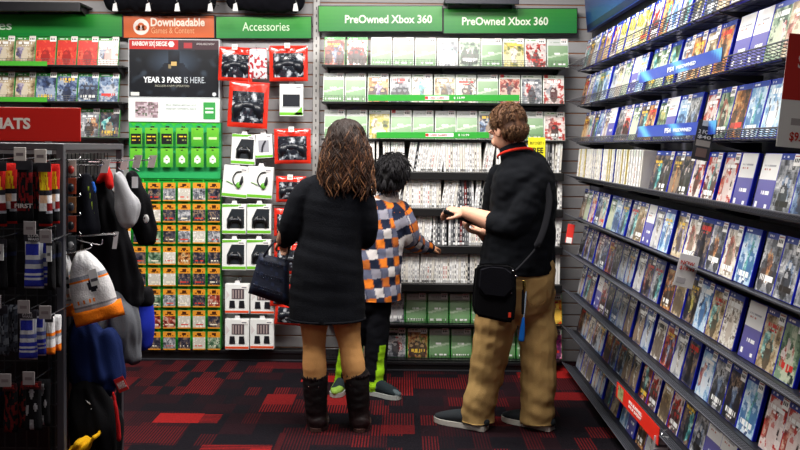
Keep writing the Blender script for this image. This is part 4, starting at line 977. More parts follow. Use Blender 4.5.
garment('yellow_scarf', 'yellow striped cloth below the black garment', 'scarf', 3.14, [('cloth', '#d8a414', [[(68, 452, 2.6, .05, 0), (78, 444, 2.4, .05, 0), (84, 439, 2, .05, 0)], [(80, 453, 2.6, .05, 0), (90, 443, 2.4, .05, 0), (97, 434, 1.6, .04, 0)]])])
a, w, h = px2(119.5, 379, 131, 396, 3.2)
o = empty('red_price_tag', (a.x, 3.2, a.z+.01), 'red tag with white lettering sticking out below the navy jacket', 'price tag', rot=(0, R(-25), 0))
mb = MB(); mb.box(0, 0, 0, w*.9, .003, h*.85, C('#b81c1c'), .001); mb.build('card', M_CARD, o); text('lettering', 'MARVEL', w*.7, h*.4, '#d8c8c8', o, (w*.15, -.001, h*.2), bold=.02)
a, w, h = px2(77, 229, 118, 248, 3.3)
o = empty('price_flag_holder', (a.x, 3.3, a.z+h*.6), 'chrome bar with a clear price flag above the knitted hats', 'price holder')
mb = MB(); mb.tube([(0, 0, 0), (w*.9, 0, .012), (w*.9, 0, .0)], [.004, .004, .004], C('#d0d0d4'), seg=8); mb.tube([(0, 0, -.012), (w*.55, 0, -.03), (w*.62, 0, -.012)], [.0025]*3, C('#c0c0c4'), seg=6); mb.build('bar', M_CHROME, o)
mb = MB(); mb.poly([(w*.86, -.045), (w*.92, .02), (w*1.02, .02), (w*.96, -.045)], -.002, .0, C('#b8b4b8')); mb.build('price_flag', M_CARD, o)
# ================================================================ PEOPLE
def seg_nearest(p, bones):
    best = None
    for i, (a, b_) in enumerate(bones):
        ab = b_-a; t = max(0, min(1, (p-a).dot(ab)/ab.length_squared)); q = a+ab*t; d = (p-q).length
        if best is None or d < best[0]: best = (d, i, t*ab.length, p-q)
    return best
class Fig:
    def __init__(s, label, Y, base_px):
        s.Y = Y; p = onY(*base_px, Y); s.base = Vector((p.x, p.y, 0)); s.mb = MB(); s.label = label
    def P(s, px, py, dy=0): return onY(px, py, s.Y+dy)
    def chain(s, pts, rad, mb=None, seg=16): (mb or s.mb).tube([s.P(*p) for p in pts], rad, (0, 0, 0), seg=seg)
def head(mb, c, f, up, sc=1.0):
    """skull, jaw, nose, ears, lips; c = skull centre, f = facing, up = crown direction"""
    f = Vector(f).normalized(); up = Vector(up).normalized(); r = f.cross(up).normalized(); up = r.cross(f).normalized()
    M = Matrix((r, f, up)).transposed()
    T = lambda x, y, z: Vector(c)+M @ (Vector((x, y, z))*sc)
    e = lambda p, q, n=14, m=18: mb.ell(T(*p), tuple(k*sc for k in q), (0, 0, 0), M, n, m)
    e((0, -.012, .02), (.076, .095, .088)); e((0, .028, -.03), (.062, .066, .078)); e((0, .05, -.075), (.036, .036, .03))
    mb.tube([T(0, .088, .012), T(0, .102, -.02), T(0, .11, -.038)], [.008*sc, .010*sc, .013*sc], (0, 0, 0), seg=10)
    for s_ in (-1, 1):
        e((s_*.076, -.005, -.012), (.009, .019, .032), 8, 10); e((s_*.036, .076, -.03), (.024, .02, .026), 8, 10)
        e((s_*.015, .104, -.038), (.008, .009, .007), 6, 8)
        mb.tube([T(s_*.012, .09, .026), T(s_*.035, .088, .032), T(s_*.058, .068, .026)], [.006*sc]*3, (0, 0, 0), seg=8)
    mb.tube([T(-.026, .083, -.062), T(0, .093, -.06), T(.026, .083, -.062)], [.005*sc, .008*sc, .005*sc], (0, 0, 0), seg=8)
    mb.tube([T(-.022, .081, -.071), T(0, .09, -.071), T(.022, .081, -.071)], [.005*sc, .008*sc, .005*sc], (0, 0, 0), seg=8)
    return T, M
def face_parts(root, T, M, sc, base, iris='#3a2818', brow='#3a2618'):
    B = Vector(base)
    for s_ in (-1, 1):
        mb = MB(); c = T(s_*.034, .078, .004); mb.ell(c, (.0125*sc,)*3, C('#e8e6e2'), M, 8, 12); mb.ell(c+M @ Vector((0, .0095*sc, 0)), (.006*sc, .004*sc, .006*sc), C(iris), M, 6, 10)
        mb.build('eye', M_PLAS, root, smooth=True, origin=B)
        mb = MB(); mb.tube([T(s_*.016, .094, .03), T(s_*.036, .093, .036), T(s_*.058, .075, .028)], [.0028*sc]*3, C(brow), seg=6); mb.build('eyebrow', M_HAIR, root, smooth=True, origin=B)
    mb = MB()
    mb.tube([T(-.022, .089, -.063), T(0, .100, -.061), T(.022, .089, -.063)], [.0025*sc, .004*sc, .0025*sc], C('#9a5048'), seg=6); mb.tube([T(-.018, .087, -.070), T(0, .097, -.071), T(.018, .087, -.070)], [.0025*sc, .004*sc, .0025*sc], C('#a85a50'), seg=6)
    mb.build('lips', M_SKIN, root, smooth=True, origin=B)
def hand(mb, wrist, d, palm_n, sc=1.0, curl=.5, side=1):
    """palm plus five curled fingers; d = direction to the fingers, palm_n = where the palm faces, side = thumb side"""
    d = Vector(d).normalized(); n = Vector(palm_n); n = (n-d*n.dot(d)).normalized(); s_ = d.cross(n).normalized()*side
    W_ = Vector(wrist); Q = lambda a, b_, c: W_+(d*a+s_*b_+n*c)*sc
    mb.tube([Q(-.03, 0, 0), Q(.0, 0, 0), Q(.035, .002, 0), Q(.07, 0, .002), Q(.088, -.002, .004)], [(.024*sc, .022*sc), (.025*sc, .018*sc), (.034*sc, .016*sc), (.038*sc, .014*sc), (.034*sc, .011*sc)], (0, 0, 0), seg=14, ref=s_)
    for i, (off, L) in enumerate(((.028, .068), (.0095, .076), (-.0095, .070), (-.027, .055))):
        a = 0; p = Vector((.082, off, .002)); pts = [Vector((.06, off*.9, .002)), p.copy()]; ang = curl*(.75+.12*i)
        for k in (.42, .32, .26):
            a += ang; p = p+Vector((math.cos(a), .0, math.sin(a)))*L*k; pts.append(p.copy())
        mb.tube([Q(*v) for v in pts], [r*sc for r in (.0095, .0098, .0092, .0085, .0072)], (0, 0, 0), seg=8, sub=3)
    pts = [(.012, .02, .006), (.035, .042, .014), (.058, .054, .024), (.08, .052, .034)]
    mb.tube([Q(*v) for v in pts], [r*sc for r in (.016, .0125, .0105, .0085)], (0, 0, 0), seg=8, sub=3)
def surf(ob, base):
    from mathutils.bvhtree import BVHTree
    t = BVHTree.FromPolygons([v.co+Vector(base) for v in ob.data.vertices], [tuple(p.vertices) for p in ob.data.polygons])
    def f(p):
        l, n, i, d = t.find_nearest(p); return l, n
    return f
def shoe(root, heel, toe, sc, top, sole, label=None, base=(0, 0, 0), tint=None, solename='sole'):
    heel = Vector(heel); toe = Vector(toe); d = toe-heel; L = d.length; d.normalize(); r = Vector((d.y, -d.x, 0)); B = Vector(base)
    A = lambda t, s_, z: heel+d*(t*L)+r*s_+Vector((0, 0, z))
    ws = [(0, .026), (.05, .033), (.25, .034), (.45, .036), (.65, .044), (.82, .043), (.94, .030), (1, .012)]
    mb = MB()
    mb.tube([A(.04, 0, .045), A(.14, 0, .05), A(.3, 0, .055), A(.5, .0, .05), (A(.7, 0, .042)), A(.86, 0, .034), A(.95, 0, .03)], [(.03*sc, .028), (.035*sc, .04), (.036*sc, .045), (.038*sc, .038), (.042*sc, .03), (.038*sc, .022), (.024*sc, .016)], (0, 0, 0), seg=16, ref=r)
    mb.tube([A(.14, 0, .06), A(.16, 0, .10)], [(.034*sc, .04), (.036*sc, .042)], (0, 0, 0), seg=14, ref=r)
    up = remesh(mb, 'shoe', .006, 3, M_FAB, lambda c, n: C(top) if not (tint and c.z < .075 and noise.noise(c*18) > .15) else C(tint), root, base)
    if label: up['label'] = label
    mb = MB(); o_ = [A(t, -w*sc*1.05, 0) for t, w in ws]+[A(t, w*sc*1.05, 0) for t, w in reversed(ws)]; n = len(o_)
    V = [(p.x, p.y, .003) for p in o_]+[(p.x, p.y, .028) for p in o_]; F = [tuple(range(n)), tuple(range(2*n-1, n-1, -1))]+[(i, i+n, (i+1) % n+n, (i+1) % n) for i in range(n)]
    mb.add(V, F, C(sole)); so = mb.build(solename, M_PLAS, up, origin=B)
    mb = MB()
    for t in (.42, .5, .58, .66):
        mb.tube([A(t, -.022*sc, .078-.05*(t-.4)), A(t, 0, .09-.08*(t-.4)), A(t, .022*sc, .078-.05*(t-.4))], [.0028]*3, C('#b8b8b8' if not tint else '#303438'), seg=5)
    mb.build('laces', M_FAB, up, origin=B)
    return up
def wrinkle(amp, sc=8, zs=1.6):
    return lambda c, n: amp*noise.noise(Vector((c.x*sc, c.y*sc, c.z*sc*zs)))+amp*.5*noise.noise(Vector((c.x*sc*2.6, c.y*sc*2.6, c.z*sc*zs*2)))
def flat(k): kk = C(k); return lambda c, n: kk
ZU = (0, 0, 1)
# ---------------------------------------------------------------- WOMAN
F_ = Fig('woman', 4.42, (328, 436)); B = F_.base
SK = C('#c8967a')
hc = F_.P(347, 146, .05); T, M = head(F_.mb, hc, (.25, .95, -.28), (.12, .28, 1), .98)
F_.chain([(345, 158, .03), (341, 172, .0), (338, 184, .0)], [.052, .052, .062])
F_.chain([(337, 187, 0), (335, 205, 0), (331, 235, .0), (328, 265, .0), (328, 298, .0)], [(.10, .06), (.145, .08), (.12, .09), (.15, .10), (.155, .105)])
for hx, pts in ((0, [(315, 300, 0), (314, 325, 0), (314.5, 345, .0), (314, 365, -.01), (316, 395, .02), (317, 424, .05)]), (1, [(345, 300, 0), (347, 325, 0), (350, 345, .0), (354, 365, -.01), (357, 395, .02), (359, 424, .05)])):
    F_.chain(pts, [.075, .058, .048, .05, .04, .034]); e = F_.P(pts[-1][0], 428, .12); F_.chain([(pts[-1][0], 426, .02), (pts[-1][0]-1, 429, .14)], [.036, .03])
for pts in ([(304, 197, 0), (289, 220, .0), (283, 238, .04), (282, 240, .16), (284, 240, .24)], [(363, 198, 0), (369, 220, .02), (370, 238, .05), (367, 240, .16), (362, 240, .25)]):
    F_.chain(pts, [.036, .032, .032, .028, .023])
hand(F_.mb, F_.P(284, 240, .25), (-.05, .8, -.35), (.2, -.3, -1), .92, .9, 1)
hand(F_.mb, F_.P(362, 240, .26), (-.25, .9, .1), (-1, 0, 0), .92, .4, -1)
wo = remesh(F_.mb, 'person', .0055, 3, M_SKIN, lambda c, n: SK, None, B); wo.location = B
tag(wo, 'woman with long wavy brown hair, black dress and dark boots, seen from behind', 'person')
face_parts(wo, T, M, .98, B)
# leggings
mb = MB()
for pts in ([(315, 302, 0), (314, 325, 0), (314.2, 345, .0), (314.6, 368, -.01), (316, 392, .01)], [(345, 302, 0), (347, 325, 0), (350, 345, .0), (353.5, 368, -.01), (356, 392, .01)]):
    F_.chain(pts, [.09, .072, .059, .062, .052], mb)
remesh(mb, 'leggings', .007, 5, M_FAB, flat('#cf9a60'), wo, B, disp=wrinkle(.0012, 14, 3))
# dress
mb = MB()
F_.chain([(341, 174, 0), (339, 181, 0), (336, 191, -.0), (334, 207, 0), (331, 235, 0), (328, 262, 0), (327, 290, 0), (327, 315, 0), (327, 335, 0)], [(.065, .055), (.12, .07), (.165, .09), (.178, .11), (.158, .115), (.178, .13), (.190, .135), (.196, .138), (.198, .14)], mb, 20)
for pts in ([(310, 190, 0), (299, 202, .0), (291, 222, .0), (288, 236, .04), (285, 240, .12), (284.5, 240, .21)], [(358, 192, 0), (364, 206, .0), (368, 225, .01), (367, 237, .05), (365, 241, .13), (363, 241, .21)]):
    F_.chain(pts, [.066, .065, .058, .053, .045, .037], mb)
dz = F_.P(327, 319, 0).z
def dress_disp(c, n):
    return .006*noise.noise(Vector((c.x*11, c.y*11, c.z*5)))+.004*noise.noise(Vector((c.x*6+c.z*14, c.y*8, c.z*20)))
dr = remesh(mb, 'sweater_dress', .0075, 3, M_KNIT, flat('#0a0c12'), wo, B, disp=dress_disp, cuts=[(Vector((0, 0, dz)), Vector((0, 0, -1)))])
mb = MB(); mb.tube([F_.P(327, 317.0, 0), F_.P(327, 319.3, 0)], [(.200, .143), (.200, .143)], C('#0c0e14'), seg=28, sub=1, cap=False); mb.build('hem', M_KNIT, dr, smooth=True, origin=B)
# boots
for (x0, y0, x1, y1) in ((315, 376, 317.5, 437), (356, 374, 360.5, 437)):
    mb = MB(); mb.tube([F_.P(x0, y0+2, 0), F_.P((x0+x1)/2-.5, 395, .0), F_.P(x1-1, 418, .01), F_.P(x1, 430, .0)], [(.066, .07), (.062, .066), (.054, .062), (.055, .06)], (0, 0, 0), seg=18)
    g = F_.P(x1, 430, 0); mb.tube([Vector((g.x, g.y-.02, .045)), Vector((g.x-.003, g.y+.1, .045)), Vector((g.x-.006, g.y+.19, .035))], [(.05, .045), (.048, .042), (.04, .028)], (0, 0, 0), seg=16)
    bt = remesh(mb, 'boot', .007, 3, M_LEATH, lambda c, n: mixc(C('#0e0a0c'), C('#201012'), max(0, min(1, (.14-c.z)*10))), wo, B, disp=wrinkle(.004, 14, 2.5))
    mb = MB(); V = []
    for a in range(20):
        t = a/20*6.283; V.append((g.x-.002+math.cos(t)*.054, g.y+.07+math.sin(t)*.14))
    n = 20; mb.add([(x, y, .002) for x, y in V]+[(x, y, .02) for x, y in V], [tuple(range(n-1, -1, -1)), tuple(range(n, 2*n))]+[(i, (i+1) % n, (i+1) % n+n, i+n) for i in range(n)], C('#4a3430')); mb.build('sole', M_PLAS, bt, origin=B)
    mb = MB(); c = F_.P(x0, y0+1, 0); rr = random.Random(int(x0))
    for a in range(90):
        t = a/90*6.283; k = rr.uniform(.9, 1.12); mb.tube([c+Vector((math.cos(t)*.058, math.sin(t)*.06, -.012)), c+Vector((math.cos(t)*.066*k, math.sin(t)*.07*k, rr.uniform(.006, .02)))], [.006, .002], C('#1c1214'), seg=5, sub=1, cap=False)
    mb.build('fur_cuff', M_HAIR, bt, smooth=True, origin=B)
    mb = MB()
    for q in (-.5, .5): mb.ell(c+Vector((q*.05, -.062, -.035)), (.004, .003, .004), C('#a8a098'), n=5, m=8)
    mb.build('studs', M_CHROME, bt, smooth=True, origin=B)
# long wavy hair
rr = random.Random(3)
mb = MB(); mb.ell(hc+Vector((0, -.015, .025)), (.092, .108, .098), (0, 0, 0))
F_.chain([(346, 138, -.0), (346, 158, -.02), (345, 174, -.035), (344, 182, -.05)], [(.098, .095), (.128, .085), (.132, .055), (.11, .03)], mb)
def hairpaint(z0, z1, top, tip):
    return lambda c, n: mixc(C(top), C(tip), max(0, min(1, (z1-c.z)/(z1-z0)))*max(0, .4+1.3*noise.noise(Vector((c.x*40, c.y*40, c.z*9)))))
z_top, z_bot = hc.z+.1, F_.P(345, 190).z
hair = remesh(mb, 'hair', .007, 2, M_HAIR, hairpaint(z_bot, z_top-.05, '#1e120e', '#4a2c1c'), wo, B, disp=lambda c, n: .007*noise.noise(Vector((c.x*45, c.y*45, c.z*12)))+.005*noise.noise(c*22))
mb = MB()
bv = surf(hair, B)
for i in range(1100):
    while True:
        v = Vector((rr.gauss(0, 1), rr.gauss(0, 1)-.15, rr.gauss(.35, 1))).normalized()
        if v.z > -.1 and (v.y < .6 or v.z > .6): break
    p, n_ = bv(hc+Vector((0, -.01, 0))+v*.3); p = p+n_*.003; pts = [p]; ph = rr.uniform(0, 6.28); L = rr.uniform(.14, .34); went = 0; top_z = p.z; zend = F_.P(345, rr.uniform(181, 198)).z
    fr = rr.uniform(.9, 1.6)
    while went < L and p.z > zend and len(pts) < 22:
        dn = Vector((0, 0, -1)); dn = (dn-n_*dn.dot(n_)); dn = dn.normalized() if dn.length > .15 else Vector((v.x, v.y, 0)).normalized()
        k = len(pts); tw = min(1, went/.12)
        free = p.z < hc.z-.03
        step_ = (Vector((0, 0, -1)) if free else dn)*.022
        w_ = (.004+.012*tw)*math.sin(ph+k*fr); side_ = n_.cross(Vector((0, 0, 1))); side_ = side_.normalized() if side_.length > .1 else Vector((1, 0, 0))
        p = p+step_+side_*w_
        q, n_ = bv(p)
        if (p-q).dot(n_) < .0025 or not free: p = q+n_*(.003+.003*tw*(1+math.sin(ph*3+k*1.7)))
        went += .022; pts.append(p.copy())
    if len(pts) < 3: continue
    g = rr.random(); tipc = C('#7e5638') if g < .2 else (C('#523424') if g < .5 else C('#2a1a12')); topc = C('#1c110d'); zt_, L_ = top_z, max(.08, top_z-pts[-1].z)
    mb.tube(pts, [.0028]+[rr.uniform(.0024, .0042)]*(len(pts)-2)+[.001], (lambda c, zt_=zt_, L_=L_, tipc=tipc, topc=topc: mixc(topc, tipc, max(0, min(1, (zt_-c.z)/L_*1.2-.2)))), seg=5, sub=2, cap=False)
mb.build('hair_strands', M_HAIR, hair, smooth=True, origin=B)
# handbag
Yb = 4.50; P_ = lambda x, y, d=0: onY(x, y, Yb+d); b0 = P_(268, 300)
hb = empty('handbag', b0, 'dark blue-black leather handbag with silver chain bands on the woman\'s arm', 'handbag')
mb = MB(); TL, TR, BL, BR = (259.5, 253), (289, 260), (248, 293), (290, 307)
for a, b_, r in ((TL, BL, 0), ): pass
def lerp2(a, b_, t): return (a[0]+(b_[0]-a[0])*t, a[1]+(b_[1]-a[1])*t)
V, F, K = [], [], []; nu, nv = 12, 12
def bagpt(u, v, s_):
    tp = lerp2(TL, TR, u); bt = lerp2(BL, BR, u); q = lerp2(bt, tp, v); d = .065*(1-.45*v)*(1-abs(2*u-1)**5)**.5*(1-abs(2*v-1)**10)**.4
    return P_(q[0], q[1], s_*d)-b0
for s_ in (-1, 1):
    o_ = len(V)
    for j in range(nv+1):
        for i in range(nu+1): V.append(bagpt(i/nu, j/nv, s_))
    for j in range(nv):
        for i in range(nu):
            q = o_+j*(nu+1)+i; f = (q, q+1, q+nu+2, q+nu+1); F.append(f if s_ < 0 else f[::-1])
            K.append(C('#101628') if (i+j*2) % 7 else C('#18223c'))
mb.add(V, F, K); mb.build('bag_body', M_LEATH, hb, smooth=True)
mb = MB()
for v in (.22, .52, .82):
    mb = MB()
    for i in range(11):
        u = .08+i*.075
        if u > .82: break
        p = bagpt(u, v, -1); q = bagpt(u+.05, v, -1)
        mb.tube([p+Vector((0, -.005, .008)), q+Vector((0, -.005, .008)), q+Vector((0, -.005, -.008)), p+Vector((0, -.005, -.008)), p+Vector((0, -.005, .008))], [.0016]*5, C('#9aa4b8'), seg=5, sub=1, cap=False)
    mb.build('chain_band', M_CHROME, hb)

for s_ in (-1, 1):
    mb = MB(); d = s_*.03; mb.tube([P_(264, 256, d)-b0, P_(273, 243, d)-b0, P_(283, 237, .1)-b0, P_(290, 243, d+.05)-b0, P_(286, 260, d)-b0], [.006]*5, C('#0c1020'), seg=8); mb.build('handle', M_LEATH, hb, smooth=True)
# ---------------------------------------------------------------- BOY
F_ = Fig('boy', 5.08, (370, 398)); B = F_.base; SK = C('#c08a68')
hc = F_.P(393.5, 174, .0); T, M = head(F_.mb, hc, (.45, .87, -.25), (.15, .2, 1), .98)
F_.chain([(391, 182, 0), (389, 194, 0), (388, 205, 0)], [.045, .045, .06])
F_.chain([(387, 205, 0), (384, 222, 0), (381, 250, 0), (376, 275, 0), (372, 298, 0)], [(.10, .065), (.125, .085), (.11, .085), (.115, .09), (.12, .095)])
F_.chain([(366, 300, 0), (355, 330, 0), (346, 360, .03), (343, 386, .08)], [.075, .058, .046, .036])
F_.chain([(378, 300, 0), (378, 330, -.02), (377, 360, -.02), (376, 388, -.03)], [.075, .06, .048, .038])
F_.chain([(404, 211, 0), (409, 232, .02), (412, 243, .08), (422, 247, .2), (429, 247, .26)], [.045, .04, .038, .03, .023])
F_.chain([(368, 211, 0), (362, 232, .04), (364, 248, .12), (374, 248, .26), (386, 247, .34)], [.045, .04, .038, .03, .023])
hand(F_.mb, F_.P(429, 247, .26), (.55, .75, -.1), (-.2, .2, -1), .8, .35, -1)
hand(F_.mb, F_.P(386, 247, .34), (.6, .7, .1), (0, .3, -1), .8, .4, 1)
bo = remesh(F_.mb, 'person', .0055, 3, M_SKIN, lambda c, n: SK, None, B); bo.location = B
tag(bo, 'boy with black hair in an orange, navy and white plaid shirt, reaching to the shelf', 'person'); face_parts(bo, T, M, .9, B, brow='#101010')
mb = MB()
F_.chain([(388, 199, 0), (387, 205, 0), (385, 220, 0), (381, 248, 0), (378, 275, 0), (378, 312, 0)], [(.065, .055), (.125, .085), (.145, .105), (.13, .11), (.135, .115), (.14, .12)], mb, 20)
F_.chain([(401, 211, 0), (407, 226, .01), (410, 238, .05), (417, 243, .14), (426, 247, .22)], [.06, .064, .066, .058, .046], mb)
F_.chain([(370, 211, 0), (364, 232, .04), (365, 247, .12), (374, 248, .25), (382, 247, .30)], [.055, .056, .055, .048, .042], mb)
bones = [(F_.P(384, 205), F_.P(378, 297)), (F_.P(401, 211), F_.P(409, 238, .04)), (F_.P(409, 238, .04), F_.P(426, 247, .24)), (F_.P(370, 211), F_.P(364, 240, .08)), (F_.P(364, 240, .08), F_.P(382, 247, .32))]
OR, NV, WH, GR = C('#e07a28'), C('#1e2438'), C('#cfc9c8'), C('#8a8c98')
def plaid(c, n):
    d, i, t, off = seg_nearest(c, bones)
    if i == 0: u, v = (c.x-B.x)+(c.y-B.y)*.6+(c.z)*.15, c.z-(c.x-B.x)*.12
    else: v = t; u = math.atan2(off.z, off.x+off.y*.5)*.055+.02
    p_, q_ = int((u+9)/.05), int((v+9)/.056)
    if p_ % 2 == 0 and q_ % 2 == 0: k = OR if (p_//2+q_//2) % 3 else mixc(OR, NV, .35)
    elif p_ % 2 and q_ % 2: k = WH if (p_//2+q_//2) % 2 else C('#8e8c98')
    else: k = NV if (q_ % 2 == 0) else C('#62667c')
    return mixc(k, NV, .5) if ((u+9) % .1) < .008 or ((v+9) % .112) < .008 else k
sh = remesh(mb, 'plaid_shirt', .0065, 3, M_FAB, plaid, bo, B, disp=wrinkle(.007, 10, 1.3), cuts=[(Vector((0, 0, F_.P(378, 299).z)), Vector((0, 0, -1)))])
mb = MB(); mb.tube([F_.P(390, 196.5, 0), F_.P(388.5, 201, -.01)], [(.056, .05), (.066, .06)], C('#a89c98'), seg=20, sub=1); mb.build('collar', M_FAB, sh, smooth=True, origin=B)
mb = MB(); mb.tube([F_.P(424, 247, .20), F_.P(428.5, 247.5, .25)], [.042, .04], NV, seg=14, sub=1); mb.build('cuff', M_FAB, sh, smooth=True, origin=B)
mb = MB()
F_.chain([(373, 290, 0), (372, 302, 0)], [(.125, .1), (.12, .1)], mb)
F_.chain([(366, 300, 0), (356, 330, 0), (348, 360, .02), (343.5, 383, .05)], [.085, .072, .064, .058], mb)
F_.chain([(378, 300, 0), (377, 330, -.02), (376, 360, -.02), (375.5, 386, -.03)], [.085, .072, .066, .06], mb)
def pantp(c, n):
    px, py = proj(c)
    if py > 340 and n.y < .4:
        s_ = 374+.25*(py-350)-(0 if py < 372 else 4)
        if abs(px-(378-.14*(py-350))) < 2.8 and py > 345 or (py > 379 and 368 < px < 381): return C('#9fd818')
        if px < 352 and px > 0 and abs(px-(341.5)) < 3.2: return C('#9fd818')
    return C('#0b0c12')
bones_l = (F_.P(366, 300, 0), F_.P(343.5, 383, .05)); bones_r = (F_.P(378, 300, -.02), F_.P(375.5, 386, -.03))
def pantp(c, n):
    d, i, t, off = seg_nearest(c, [bones_l, bones_r]); L = ((bones_l, bones_r)[i][1]-(bones_l, bones_r)[i][0]).length; q = t/L
    a = math.degrees(math.atan2(off.y, off.x))
    if q > .5:
        ctr = (-52-30*(q-.5)) if i == 1 else -140
        if abs(a-ctr) < 20+18*(q-.5) or (i == 1 and q > .93 and -150 < a < -20): return C('#98d020')
    return C('#0b0c12')
remesh(mb, 'trousers', .0065, 3, M_FAB, pantp, bo, B, disp=wrinkle(.006, 11, 1.6))
h1 = onY(371.5, 396, 5.02); sh1 = Vector((F_.P(374.5, 390, -.05).x-.03, 5.05, 0))
shoe(bo, sh1, sh1+Vector((.145, -.09, 0))*1.25, .92, '#1c2428', '#a8aca8', base=B, tint='#4a5458')
sh2 = Vector((F_.P(343.5, 388, .07).x+.01, 5.16, 0)); shoe(bo, sh2, sh2+Vector((-.05, -.2, 0)), .92, '#1c2428', '#a8aca8', base=B, tint='#7a9a40')
mb = MB(); mb.ell(hc+Vector((-.004, -.014, .022)), (.088, .102, .098), (0, 0, 0)); mb.ell(hc+Vector((-.015, -.045, -.03)), (.078, .07, .07), (0, 0, 0))
hr = remesh(mb, 'hair', .006, 2, M_HAIR, flat('#0c0a0c'), bo, B, disp=lambda c, n: .006*noise.noise(Vector((c.x*45, c.y*45, c.z*18))))
def tufts(mb, hc, n_, R_, L, c1, c2, seed, face, rad=.0026, down=.7, mn=-.55, mx=.35, bv=None):
    rr = random.Random(seed); f = Vector(face).normalized()
    for i in range(n_):
        while True:
            v = Vector((rr.gauss(0, 1), rr.gauss(0, 1), rr.gauss(0, 1))).normalized()
            if v.z > mn and (v.dot(f) < mx or v.z > .55): break
        p = hc+Vector((v.x*R_[0], v.y*R_[1], v.z*R_[2]+.022)); t = (Vector((0, 0, -1))+Vector((rr.uniform(-.5, .5), rr.uniform(-.5, .5), 0))*.8); t = (t-v*t.dot(v)).normalized()
        if bv:
            p, v = bv(hc+Vector((v.x, v.y, v.z))*.3); t = (Vector((0, 0, -1))+Vector((rr.uniform(-.5, .5), rr.uniform(-.5, .5), 0))*.8); t = (t-v*t.dot(v)).normalized()
        l_ = L*rr.uniform(.6, 1.3); q = p+t*l_*.5+v*.008; w_ = p+t*l_+v*rr.uniform(.002, .012)+Vector((0, 0, -l_*.15*down))
        mb.tube([p, q, w_], [rad, rad*.9, .001], mixc(C(c1), C(c2), rr.random()), seg=5, sub=2, cap=False)
mb = MB(); tufts(mb, hc, 600, (.088, .102, .098), .055, '#0a080a', '#1c1a1e', 4, (.45, .87, 0), down=.6, bv=surf(hr, B)); tufts(mb, hc+Vector((-.012, -.03, -.06)), 220, (.08, .075, .06), .05, '#0a080a', '#18161a', 9, (.45, .87, 0), mn=-.2, bv=surf(hr, B)); mb.build('hair_tufts', M_HAIR, hr, smooth=True, origin=B)
# ---------------------------------------------------------------- MAN
F_ = Fig('man', 4.46, (510, 434)); B = F_.base; SK = C('#c4937a')
fd = Vector((-.46, .78, -.5)); hc = F_.P(507.5, 129, .0); T, M = head(F_.mb, hc, fd, (-.28, .26, 1), 1.04)
F_.chain([(511, 140, .0), (515, 152, .0), (518, 166, .0)], [.058, .06, .07])
F_.chain([(519, 170, 0), (520, 184, 0), (521, 205, .0), (520, 235, .0), (518, 262, .0), (518, 285, 0)], [(.09, .09), (.13, .13), (.14, .13), (.15, .14), (.15, .14), (.14, .135)])
F_.chain([(508, 285, -.0), (502, 318, -.02), (492, 350, -.02), (482, 392, -.0), (478, 410, .0)], [.1, .085, .065, .05, .042])
F_.chain([(532, 285, .04), (538, 318, .04), (540, 350, .02), (540, 392, -.0), (540, 411, -.0)], [.1, .085, .065, .05, .042])
F_.chain([(533, 182, -.06), (527, 204, -.11), (515, 226, -.12), (504, 226, -.1), (492, 222, -.06), (476, 216, .0), (464, 212, .05)], [.04, .042, .044, .05, .05, .04, .031])
F_.chain([(500, 178, .14), (493, 205, .2), (491, 232, .2), (486, 235, .17), (482, 233, .13)], [.06, .05, .045, .036, .028])
hand(F_.mb, F_.P(465, 212.5, .05), (-1, .15, .2), (.15, .3, -1), 1.0, .8, 1)
hand(F_.mb, F_.P(484, 233, .13), (-1, -.1, .15), (0, -.1, 1), .98, .75, 1)
ma = remesh(F_.mb, 'person', .0055, 3, M_SKIN, lambda c, n: SK if (c-hc).length > .17 or n.dot(fd.normalized()) < .2 else mixc(SK, C('#d08a78'), .4), None, B); ma.location = B
tag(ma, 'man in black top and khaki trousers with a red lanyard, looking down at his hands', 'person'); face_parts(ma, T, M, 1.04, B, iris='#4a6070', brow='#4a3020')
mb = MB()
F_.chain([(515.5, 154, 0), (518, 161, 0), (521, 171, 0), (523, 186, 0), (523, 208, .0), (520, 235, .0), (518, 258, .0), (518, 280, .0)], [(.075, .078), (.115, .115), (.15, .15), (.168, .165), (.172, .165), (.18, .172), (.19, .175), (.192, .172)], mb, 22)
F_.chain([(533, 180, -.07), (527, 203, -.12), (515, 226, -.13), (504, 226, -.1), (497, 223.5, -.07)], [.08, .078, .07, .066, .06], mb)
F_.chain([(500, 177, .13), (494, 205, .19), (492, 228, .2), (488, 235, .18)], [.072, .066, .06, .05], mb)
tp = remesh(mb, 'black_top', .0075, 3, M_FAB, flat('#06080d'), ma, B, disp=lambda c, n: .009*noise.noise(Vector((c.x*9, c.y*9, c.z*9)))+.006*noise.noise(Vector((c.x*20, c.y*20, c.z*30))), cuts=[(Vector((0, 0, F_.P(518, 271).z)), Vector((0, 0, -1)))])
mb = MB(); mb.tube([F_.P(513.5, 151.5, 0), F_.P(516.5, 159, 0)], [(.073, .073), (.086, .084)], C('#0c0e13'), seg=24, sub=1); mb.build('collar', M_FAB, tp, smooth=True, origin=B)
mb = MB(); mb.tube([F_.P(499, 224, -.08), F_.P(495, 222.5, -.065)], [.064, .06], C('#0a0c10'), seg=18, sub=1); mb.build('sleeve_cuff', M_FAB, tp, smooth=True, origin=B)
# red lanyard round the neck
mb = MB(); cN = F_.P(515, 153.5, 0); pts = []
for a in range(0, 13):
    t = R(-200+a*20.0); pts.append(cN+Vector((math.cos(t)*.09, math.sin(t)*.088, -.002-.030*(math.cos(t)*-.5+math.sin(t)*.85))))
pts += [F_.P(502, 175, .2)]
mb.tube(pts, [(.007, .004)]*len(pts), C('#c02a1c'), seg=8, sub=3, ref=ZU); o = mb.build('lanyard', M_FAB, ma, smooth=True, origin=B); o['label'] = 'red neck lanyard'
